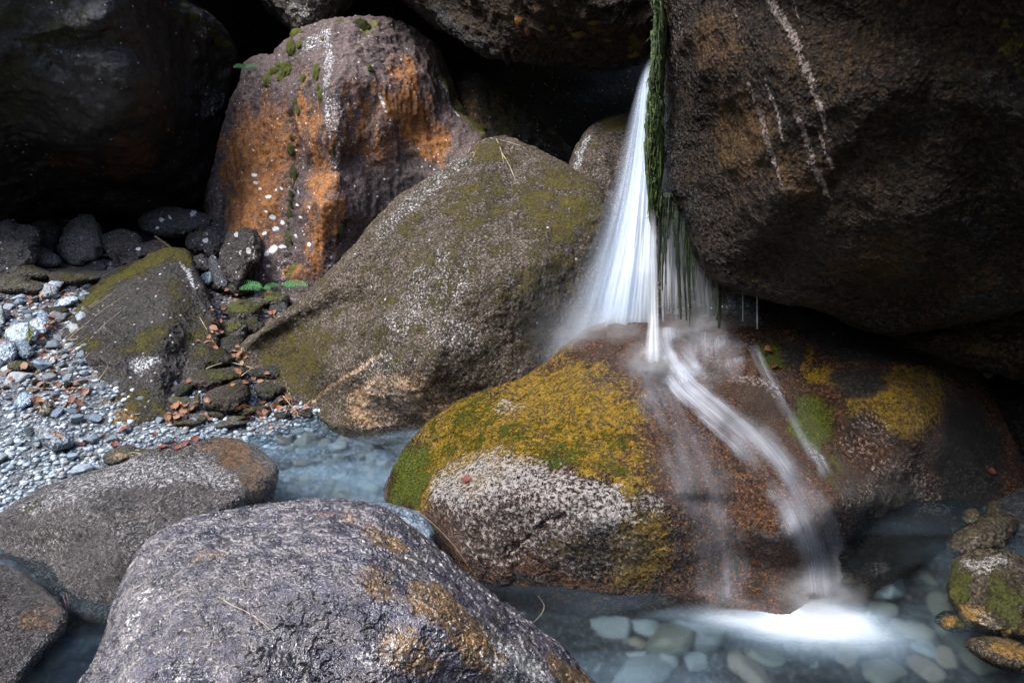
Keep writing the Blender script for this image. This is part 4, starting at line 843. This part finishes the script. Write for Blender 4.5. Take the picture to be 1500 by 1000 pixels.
for pts in ([(690,214),(684,228),(680,246)],[(702,207),(696,226),(694,248)],[(712,203),(700,214),(690,238)],[(727,204),(735,222),(738,240)],[(718,203),(740,207),(765,215)],[(735,225),(748,245),(756,268)]):
    strand('grass_strand', 'thin dry root strand draped over the summit of the hunched boulder', 'grass strand', pts, .002, MS, 'dry strands on the hunched boulder summit')
strand('straw', 'pale straw lying on the wrinkled boulder', 'straw', [(328,880),(368,900),(406,930)], .0007, MS)
strand('straw', 'thin straw bent down over the gap between speckled stone and wet boulder', 'straw', [(612,748),(640,770),(668,800),(699,846)], .0006, MS)
strand('straw', 'curved straw standing out of the pool beside the wrinkled boulder', 'straw', [(778,914),(792,900),(797,886),(788,872)], .0007, MS, air=[1.72,1.75,1.78,1.8])
for pts in ([(196,668),(185,662),(176,672)],[(205,660),(196,655),(190,668)],[(212,668),(200,660),(188,664)]):
    strand('straw', 'fine straw on the half-hidden rock behind the rounded boulder', 'straw', pts, .0014, MS, 'straws on the half-hidden rock')
for pts, air in (([(418,606),(424,590),(419,560)],[3.2,3.2,3.2]),([(415,580),(425,592),(436,604)],[3.2,3.18,3.16]),([(424,575),(428,590),(430,603)],[3.2,3.2,3.2])):
    strand('straw', 'dry stalk standing among red leaves at the base of the hunched boulder', 'straw', pts, .0025, MS, 'stalks among the red leaves', air=air)
for pts, air in (([(97,868),(100,885),(96,905)],[1.9,1.88,1.86]),([(92,870),(97,888),(99,900)],[1.9,1.88,1.86])):
    strand('straw', 'dry stem caught between rounded boulder and corner boulder', 'straw', pts, .0015, MT, 'stems caught beside the corner boulder', air=air)

# ------------------------------------------------------------------ ferns
MF = simple('fern_green', (.035,.16,.035), (.07,.26,.07), 60, .5, .1, 60, .3)
def frond(base, d, L, up, seed, wide=.32):
    r_ = random.Random(seed); Jn = Join(); n = 16; P = []
    d = np.array([math.cos(d), math.sin(d) * .7, 0]); side = np.array([-d[1] * .4, -.55, -.75]); side /= np.linalg.norm(side)
    for i in range(n):
        t = i / (n - 1); P.append(np.array(base) + d * L * t + np.array([0, 0, up * L * (t - .9 * t * t)]))
    P = np.array(P); V, q, t_ = tube(P, np.linspace(.004, .0012, n), 5); Jn.add(V, q, t_)
    for i in range(2, n):
        t = i / (n - 1); ln = L * wide * math.sin(math.pi * (.12 + .86 * t)) ** .8 + .003
        for s in (-1, 1):
            a = P[i]; tip = a + side * s * ln + d * ln * .35 + np.array([0, 0, -.15 * ln]); w_ = d * L / n * .25
            m = (a + tip) / 2 + np.array([0, 0, .012])
            Jn.add(np.array([a - w_ * .6, a + w_ * .6, m - w_, m + w_, a * .2 + tip * .8 - w_ * .6, a * .2 + tip * .8 + w_ * .6, tip]), np.array([[0, 1, 3, 2], [2, 3, 5, 4]]), np.array([[4, 5, 6]]))
    return Jn
def fern(label, px, py, L, dirs, Y=None):
    h = at(px, py, Y) if Y else ghit(px, py)
    e = bpy.data.objects.new('fern', None); COL.objects.link(e); e.location = h; tag(e, label, 'fern')
    for k, (a, l) in enumerate(dirs):
        obj('frond', frond((0, 0, 0), math.radians(a), L * l, .5, k, .15).mesh('frond', MF), e)
fern('green fern with spreading fronds beside the flat speckled stone', 386, 423, .20, ((170,1.15),(140,.8),(35,.6),(205,.8),(80,.5),(320,.4)), 4.66)
fern('single bright green fern frond at the foot of the orange streaked boulder', 414, 419, .19, ((-14,1.0),(-32,.6)), 4.66)
fern('tiny fern growing in the crack beside the black overhanging boulder', 358, 100, .16, ((150,.7),(60,.6),(100,.7),(20,.7)), 5.75)

# ------------------------------------------------------------------ moss cushions
MM = [simple('moss_bright', (.055,.075,.006), (.14,.15,.012), 90, .95, 1., 200), simple('moss_dark', (.035,.045,.006), (.08,.09,.01), 90, .95, 1., 200), simple('moss_gold', (.13,.085,.01), (.24,.17,.02), 90, .95, 1., 200), simple('moss_rust', (.18,.07,.012), (.28,.13,.02), 90, .95, 1., 200)]
def cushion(seed, mat):
    S, Fc = ico(5); V = S.copy(); lob = fbm(S, 1.5, 2, seed); V = S * (1 + .28 * lob + .10 * fbm(S, 7, 3, seed + 1, .6, 'billow') + .05 * fbm(S, 22, 2, seed + 2))[:, None]
    return mesh_np('moss_cushion', V, Fc, mat)
CU = [[cushion(200 + 3 * i + m, MM[m]) for i in range(3)] for m in range(4)]
def moss_on(px, py, rx, ry, label, group, m=0, thick=.55):
    h = cast(px, py)
    if h is None: return
    p, n = h; sc_ = (p - EYE)[1] / F * 1.06
    X_ = np.cross([0, 0, 1.], n); X_ /= np.linalg.norm(X_) + 1e-9; Y_ = np.cross(n, X_)
    o = bpy.data.objects.new('moss_cushion', random.choice(CU[m])); COL.objects.link(o)
    R3 = Matrix((X_ * rx * sc_, Y_ * ry * sc_ * 1.1, n * min(rx, ry) * thick * sc_)).transposed()
    o.matrix_world = Matrix.Translation(Vector(p - n * .004)) @ R3.to_4x4(); tag(o, label, 'moss', group)
MO = 'moss cushions on the streaked boulder'
for x, y, rx, ry in ((436,50,9,8),(427,72,7,9),(440,64,5,6),(421,106,10,11),(413,112,7,8),(394,118,9,9),(403,104,8,5),(409,95,5,4),(463,107,6,9),(444,115,4,5),(465,129,3,5),(468,141,5,8),(435,156,3,10),(426,217,5,8),(430,256,5,11),(427,288,4,8),(425,317,4,10),(422,343,4,14),(428,272,3,6),(426,302,3,8),(423,330,3,8),(421,358,3,7),(473,59,4,3),(498,31,5,3),(543,102,5,5),(524,66,3,3),(489,215,3,14),(432,150,3,5),(462,98,4,4),(427,205,3,4)):
    moss_on(x, y, rx, ry, 'small green moss cushion growing on the orange streaked boulder', MO, 0 if y < 200 else 1)
moss_on(531, 40, 12, 9, 'wide olive moss mat on the very top of the orange streaked boulder', None, 1, .3)
moss_on(707, 188, 7, 6, 'bright moss cushion where the streaked boulder meets the hunched boulder summit', None, 0); moss_on(672, 162, 5, 5, 'dark moss cushion low on the shaded edge of the streaked boulder', None, 1)
moss_on(500, 333, 5, 13, 'narrow moss strip beside the pale crack low on the streaked boulder', None, 1, .5)
for x, y, rx, ry, m in ((759,30,5,5,3),(771,45,6,5,3),(810,41,6,4,2),(849,51,9,4,2),(873,35,10,4,2),(927,78,11,5,2),(816,67,4,3,2),(838,44,5,3,3),(890,60,5,3,2)):
    moss_on(x, y, rx, ry, 'small ochre moss tuft on the lower edge of the brown capstone boulder', 'moss tufts on the capstone boulder', m, .45)
for x, y, rx, ry in ((268,8,9,4),(285,26,10,5),(300,38,8,4),(322,60,9,6),(330,66,7,5),(310,48,8,4)):
    moss_on(x, y, rx, ry, 'olive moss cushion on the upper edge of the black overhanging boulder', 'moss cushions on the black boulder edge', 1, .4)
# ------------------------------------------------------------------ hanging moss beside the fall
MH = simple('hanging_moss_green', (.012,.026,.005), (.06,.10,.010), 45, .35, 1., 90)
MHd = simple('hanging_moss_dark', (.006,.012,.005), (.022,.04,.010), 70, .3, .9, 120)
r3 = np.random.default_rng(11)
def tendril(Jn, top, bot, w0, w1, seed, n=16, sides=7):
    t = np.linspace(0, 1, n); P = (1 - t)[:, None] * np.array(top) + t[:, None] * np.array(bot)
    P[:, 0] += .006 * np.sin(t * 5 + seed) * t; P[:, 1] += .006 * np.cos(t * 4 + seed) * t
    R = (w0 * (1 - t) + w1 * t) * (1 + .35 * np.sin(t * 21 + seed) * (1 - t) + .2 * np.sin(t * 47 + 2 * seed))
    V, q, t_ = tube(P, R, sides); Jn.add(V, q, t_)
e = bpy.data.objects.new('hanging_moss', None); COL.objects.link(e); e.location = at(957, 360, 3.02); base = np.array(e.location)
tag(e, 'long green moss curtain hanging down the edge of the giant boulder beside the waterfall', 'moss')
core = boulder('moss_body', [(966,-60,3.1),(974,40,3.08),(971,140,3.05),(972,200,3.04),(970,260,3.02),(965,310,3.01),(960,352,3.0),(955,352,3.0),(951,300,3.02),(946,230,3.03),(949,160,3.05),(956,80,3.07),(961,20,3.1),(962,-40,3.1)], (960,150), .05, .06, MH, sub=6, e=.8, seed=30, disp=((.010,14,3,'fbm'),(.006,50,3,'billow',(1,1,.4))))
core.parent = e; core.location = Vector(core.location) - Vector(base)
Jn = Join()
for k in range(130):                                      # short ragged tufts standing off the curtain
    y0 = r3.uniform(-30, 330); x0 = 961 - 3 * min(1, max(0, y0) / 150) + r3.uniform(-8, 8); s_ = 1 if r3.random() < .5 else -1
    tendril(Jn, at(x0, y0, 3.0 + r3.uniform(-.03, .03)), at(x0 + s_ * r3.uniform(2, 10), y0 + r3.uniform(4, 22), 2.97 + r3.uniform(-.03, .03)), r3.uniform(.002, .004), .0006, k, 7, 4)
for k in range(120):
    y0 = r3.uniform(-30, 280); half = 13 * min(1, .35 + y0 / 290) if y0 < 200 else 13 * (1 - (y0 - 200) / 170) + 2
    x0 = 961 - 3 * min(1, max(0, y0) / 150) + r3.uniform(-1, 1) * half * .95; L = r3.uniform(20, 75)
    tendril(Jn, at(x0, y0, 3.0 + r3.uniform(-.02, .03)), at(x0 + (957 - x0) * .18 + r3.normal(0, 1.5), min(y0 + L, 362), 2.985 + r3.uniform(-.03, .02)), r3.uniform(.0035, .007), .0012, k, 9, 5)
obj('strands', Jn.mesh('strands', MH), e).location = (0, 0, 0)
o = [c for c in e.children if c.name.startswith('strands')][0]; o.location = -Vector(base)
TD = 'dark moss tendrils dripping under the giant boulder'
for x0, y0, x1, y1, w0, w1 in ((975,296,971,428,7,2),(968,300,962,452,4,1.5),(990,300,996,468,9,3.5),(984,298,990,380,6,2),(1002,318,1004,470,6,2.5),(1009,328,1009,474,4,1.5),(1014,336,1016,440,4,1.2),(1019,346,1018,420,3,1),(1025,352,1026,400,3,1),(1032,392,1034,420,3,1),(1041,415,1044,446,3,1),(1054,420,1053,480,8,5),(1061,424,1060,466,3,1.2),(980,300,981,350,6,2)):
    y = 2.98 if x0 < 1030 else 2.93; Jn = Join(); s_ = y / F
    a, b = at(x0, y0 - 14, y + .03), at(x1, y1, y)
    for k in range(2):
        off = np.array([r3.normal(0, w0 * .45 * s_), r3.normal(0, w0 * .4 * s_), 0])
        tendril(Jn, a + off, a + (b - a) * r3.uniform(.55, .95) + off * .5, w0 * .38 * s_, w1 * .3 * s_, r3.uniform(0, 9))
    tendril(Jn, a, b, w0 * .6 * s_, w1 * .45 * s_, x0)
    V0 = b.copy(); Jn.V = [v - V0 for v in Jn.V]
    o = obj('moss_tendril', Jn.mesh('moss_tendril', MHd), None, V0)
    if x0 == 1054: tag(o, 'short thick moss stub hanging farthest from the fall under the giant boulder', 'moss')
    else: tag(o, 'dark dripping moss tendril hanging from the underside of the giant boulder', 'moss', TD)

# ------------------------------------------------------------------ falling and flowing water
def fall_mat(name, across, along, lo, hi, col=(.90, .95, 1.0), body=.45):
    M = NT(name); uv = M.n('UVMap', uv_map='flow').outputs[0]
    mp = M.n('Mapping', {'Vector': uv}); mp.inputs['Scale'].default_value = (across, along, 1)
    a = M.noise(mp.outputs[0], 1., 4, .6); mp2 = M.n('Mapping', {'Vector': uv}); mp2.inputs['Scale'].default_value = (across * .22, along * .6, 1)
    b_ = M.noise(mp2.outputs[0], 1., 3, .5)
    st = M.step(M.math('ADD', M.math('MULTIPLY', a, .55), M.math('MULTIPLY', b_, .45)), lo, hi, body * .35, 1.)
    al = M.math('MULTIPLY', M.attr('alpha'), st, clamp=True)
    D = M.n('BsdfDiffuse', {'Color': col}); T = M.n('BsdfTranslucent', {'Color': col}); mx = M.n('MixShader', {0: .45, 1: D.outputs[0], 2: T.outputs[0]})
    G = M.n('BsdfGlossy', {'Color': (1, 1, 1), 'Roughness': .3}); mg = M.n('MixShader', {0: .06, 1: mx.outputs[0], 2: G.outputs[0]})
    tr = M.n('BsdfTransparent'); m2 = M.n('MixShader', {0: al, 1: tr.outputs[0], 2: mg.outputs[0]})
    M.set(M.out.inputs[0], m2.outputs[0]); return M.m
MV = fall_mat('falling_water', 10, .4, .15, .85, body=2.3, col=(.86,.93,1.))
MVs = fall_mat('fine_spray_water', 6, .4, .2, .8, body=2.3, col=(.74,.85,1.))
MVf = fall_mat('thin_falling_water', 9, .6, .30, .74, body=1.2)
MVw = fall_mat('flowing_water', 5, .7, .34, .74, body=1.1, col=(.82,.88,1.))
def veil(name, parent, left, right, Ys, afun, mat, nu=70, nv=90, bulge=.03, seed=0, off=0.):
    """left/right: lists of (px,py) from top to bottom; the sheet is spanned between them"""
    L = np.array(left, float); R = np.array(right, float); v = np.linspace(0, 1, nv)
    f = lambda A, k: np.interp(v, np.linspace(0, 1, len(A)), A[:, k])
    u = np.linspace(0, 1, nu); U, Vv = np.meshgrid(u, v)
    px = f(L, 0)[:, None] * (1 - U) + f(R, 0)[:, None] * U; py = f(L, 1)[:, None] * (1 - U) + f(R, 1)[:, None] * U
    Yv = np.interp(v, np.linspace(0, 1, len(Ys)), Ys)[:, None] - bulge * np.sin(np.pi * U) * (.3 + .7 * Vv) + off
    Q = np.stack([U.ravel() * 9, Vv.ravel() * 2, 0 * U.ravel() + seed], 1)
    Yv = Yv + (.015 * fbm(Q, 1., 3, seed)).reshape(U.shape)
    P = at(px.ravel(), py.ravel(), Yv.ravel()); i = np.arange(nu * nv).reshape(nv, nu)
    q = np.stack([i[:-1, :-1], i[:-1, 1:], i[1:, 1:], i[1:, :-1]], -1).reshape(-1, 4)
    al = np.clip(afun(U, Vv, px, py), 0, 1).ravel()
    o = P[-1] * 0 + np.array(parent.location)
    return obj(name, mesh_np(name, P - o, q, mat, {'alpha': al}, uv=np.stack([U.ravel() + seed * 3.7, Vv.ravel() * 2 + seed], 1)), parent)
e = bpy.data.objects.new('waterfall', None); COL.objects.link(e); e.location = at(900, 500, 3.1)
tag(e, 'white silky waterfall fanning out from the gap beside the giant boulder', 'waterfall')
mainL = [(944,92),(936,160),(924,240),(908,320),(888,400),(850,524)]; mainR = [(956,78),(957,160),(958,240),(960,320),(962,400),(967,524)]
core_a = lambda U, V, x, y: .92 * sstep(0, .62, U) * (1 - .55 * sstep(.82, 1, U)) * (1 - .55 * sstep(.78, .95, V)) * sstep(0, .10, V) * (.26 + .84 * sstep(.12, .72, V))
for k in range(5): veil('veil', e, mainL, mainR, [3.42, 3.34, 3.26, 3.18, 3.12, 3.08], core_a, MV, seed=k, off=.035 * k)
wideL = [(940,96),(918,170),(892,260),(858,350),(812,450),(752,566)]; wideR = [(953,90),(955,170),(956,260),(956,350),(952,430),(945,520)]
wide_a = lambda U, V, x, y: .88 * sstep(0, 1., U) ** 1.35 * (1 - sstep(.8, 1, U)) * sstep(0, .12, V) * (1 - .45 * V)
for k in range(5): veil('spray_veil', e, wideL, wideR, [3.44, 3.36, 3.28, 3.2, 3.12, 3.05], wide_a, MVs, seed=10 + k, off=.03 * k)
# thin curtains behind the tendrils
veil('curtain', e, [(968,300),(967,380),(966,520)], [(1010,318),(1012,390),(1016,520)], [3.1, 3.1, 3.08], lambda U, V, x, y: .95 * sstep(0, .1, U) * (1 - sstep(.75, 1, U)) * sstep(0, .2, V) * (1 - .9 * sstep(.55, .86, V)), MVf, seed=21)
veil('curtain', e, [(1004,330),(1006,400),(1010,516)], [(1050,400),(1050,440),(1056,516)], [3.08, 3.07, 3.05], lambda U, V, x, y: .62 * sstep(0, .2, U) * (1 - sstep(.6, 1, U)) * sstep(0, .3, V) * (1 - .9 * sstep(.5, .82, V)), MVf, seed=22)
veil('curtain', e, [(1062,424),(1064,450),(1066,480)], [(1120,440),(1120,455),(1124,476)], [3.02, 3.02, 3.02], lambda U, V, x, y: .10 * sstep(0, .2, U) * (1 - sstep(.6, 1, U)) * sstep(0, .3, V), MVf, seed=23)
jet = bpy.data.objects.new('water_jet', None); COL.objects.link(jet); jet.location = at(957, 545, 2.72)
tag(jet, 'narrow white water jet falling from the tip of the green moss curtain', 'water jet')
ja = lambda U, V, x, y: .7 * sstep(0, .45, U) * (1 - sstep(.55, 1, U)) * sstep(0, .25, V)
for k in range(2): veil('jet', jet, [(949,300),(950,380),(949,460),(940,552)], [(962,300),(964,380),(967,460),(974,552)], [2.96, 2.92, 2.85, 2.72], ja, MVf, 14, 60, .012, 30 + k, .01 * k)
for pts, Yd, w_ in (([(971,425),(971,470)],2.97,1.3),([(1109,430),(1109,482)],2.9,1.2),([(1088,424),(1088,470)],2.92,.8)):
    d = bpy.data.objects.new('drip', None); COL.objects.link(d); d.location = at(*pts[1], Yd); tag(d, 'thin vertical water drip falling under the giant boulder', 'drip', 'water drips under the giant boulder')
    veil('drip_stream', d, [(pts[0][0] - w_, pts[0][1]), (pts[1][0] - w_, pts[1][1])], [(pts[0][0] + w_, pts[0][1]), (pts[1][0] + w_, pts[1][1])], [Yd, Yd], lambda U, V, x, y: .6 + 0 * U, MVf, 6, 30, .003, 40)
refresh()
def flow(name, label, path, alpha, lift=.009, nu=26, seed=0, fade=(.08, .92), cat='cascade', prof=(1, 1)):
    """a skin of running water laid on the wet boulder along a path of (px, py, half width)"""
    C = np.array(path, float); C = catmull_open(C, 14); T = np.gradient(C[:, :2], axis=0); T /= np.linalg.norm(T, axis=1)[:, None] + 1e-9
    Nn = np.stack([-T[:, 1], T[:, 0]], 1); nv = len(C); u = np.linspace(-1, 1, nu); P = np.full((nv, nu, 3), np.nan)
    for i in range(nv):
        for j in range(nu):
            x, y = C[i, :2] + Nn[i] * C[i, 2] * u[j]
            h = cast(x, y, only=('wet_boulder',))
            if h is not None: P[i, j] = h[0] + h[1] * lift * (1 - .6 * u[j] ** 2)
    bad = np.isnan(P[..., 0])
    for i in range(nv):
        if bad[i].all(): P[i] = P[i - 1]
        elif bad[i].any():
            g_ = np.where(~bad[i])[0]
            for j in np.where(bad[i])[0]: P[i, j] = P[i, g_[np.argmin(np.abs(g_ - j))]]
    for _ in range(2):
        P[1:-1, 1:-1] = .4 * P[1:-1, 1:-1] + .15 * (P[:-2, 1:-1] + P[2:, 1:-1] + P[1:-1, :-2] + P[1:-1, 2:])
    v = np.linspace(0, 1, nv); U, Vv = np.meshgrid(u, v)
    ap = np.interp(v, np.linspace(0, 1, len(prof)), prof)[:, None]
    Qn = np.stack([Vv.ravel() * nv / 16, U.ravel() * .6, 0 * U.ravel() + seed * 3.1], 1)
    Ue = U + (.55 * fbm(Qn, 1., 3, seed + 400)).reshape(U.shape)              # ragged edges
    al = alpha * ap * (1 - sstep(.15, 1.0, np.abs(Ue))) * (1 - sstep(.8, 1, np.abs(U))) * sstep(0, fade[0], Vv) * (1 - sstep(fade[1], 1.0001, Vv) * .9)
    al = al * np.clip(.75 + .9 * fbm(Qn * np.array([.6, 2.5, 1]), 1., 3, seed + 500).reshape(U.shape), .1, 1.3); al[bad] = 0
    L = np.r_[0, np.cumsum(np.linalg.norm(np.diff(P[:, nu // 2], axis=0), axis=1))]
    i = np.arange(nu * nv).reshape(nv, nu); q = np.stack([i[:-1, :-1], i[1:, :-1], i[1:, 1:], i[:-1, 1:]], -1).reshape(-1, 4)
    Q = P.reshape(-1, 3); o_ = Q[-1].copy()
    wid = np.interp(v, np.linspace(0, 1, len(C)), C[:, 2])[:, None] / 22
    o = obj(name, mesh_np(name, Q - o_, q, MVw, {'alpha': al.ravel()}, uv=np.stack([(U * wid + seed * 5).ravel(), (L[:, None] * 2 + 0 * U).ravel()], 1)), None, o_); tag(o, label, cat); return o
flow('cascade', 'broad white water ribbon running diagonally down the wet boulder into the foam', [(985,535,24),(1010,566,28),(1050,600,30),(1100,644,36),(1145,700,42),(1180,762,46),(1200,830,48),(1206,890,54)], .95, seed=1, fade=(.05, .99), prof=(1, .9, .62, .46, .44, .55, .95))
flow('cascade', 'faint water film running down the middle of the wet boulder', [(955,560,40),(985,620,50),(1015,690,54),(1040,760,54),(1052,830,50),(1058,884,46)], .42, seed=2, prof=(.9, .6, .5, .5, .9))
flow('cascade', 'thin faint trickle along the pale streak on the wet boulder', [(1100,500,12),(1122,550,13),(1150,600,14),(1185,655,14),(1212,700,12)], .42, seed=3)
flow('cascade', 'milky veil of water spilling over the crest beneath the dark tendrils', [(1044,482,56),(1044,506,58),(1048,534,52),(1058,566,36)], .62, seed=5, fade=(.05, .6))
flow('cascade', 'white water sheet running from the waterfall foot to the diagonal ribbon', [(972,478,26),(975,505,34),(988,535,36),(1010,562,32)], .85, seed=6)
flow('splash', 'soft white splash where the narrow jet hits the boulder crest', [(952,490,34),(952,520,40),(950,548,36),(946,590,26)], .4, seed=7, fade=(.3, .35), cat='splash')

# ------------------------------------------------------------------ spray hanging in the air at the plunge points
def mist(label, px, py, Y, r, dens, seed=0):
    M = NT('spray'); co = M.coord(); g = M.n('TexGradient', {'Vector': co}, gradient_type='SPHERICAL').outputs['Fac']
    nz = M.step(M.noise(co, 2.2, 4, .6), .3, .75)
    d = M.math('MULTIPLY', M.math('MULTIPLY', M.math('POWER', g, 1.6), nz), dens)
    v = M.n('VolumePrincipled', {'Color': (.95, .97, 1.), 'Density': d}); M.set(M.out.inputs['Volume'], v.outputs[0])
    S, Fc = ico(4); c = at(px, py, Y)
    o = obj('spray', mesh_np('spray', S, Fc, M.m), None, c); o.scale = r; tag(o, label, 'spray'); return o
mist('low white spray where the diagonal water ribbon plunges into the pool', 1195, 878, 1.84, (.20, .12, .13), 17)
mist('soft spray along the pool at the foot of the faint middle film', 1075, 892, 1.82, (.20, .08, .05), 12)
mist('white spray puff where the narrow jet strikes the crest', 950, 535, 2.66, (.15, .10, .15), 22)
mist('pale mist at the foot of the fanning waterfall behind the crest', 890, 500, 3.0, (.30, .12, .18), 22)
mist('bluish mist drifting beside the fanning waterfall over the hunched boulder', 840, 480, 3.02, (.30, .10, .26), 5)
mist('thin mist behind the dark tendrils at the crest', 1015, 478, 3.0, (.22, .10, .11), 18)
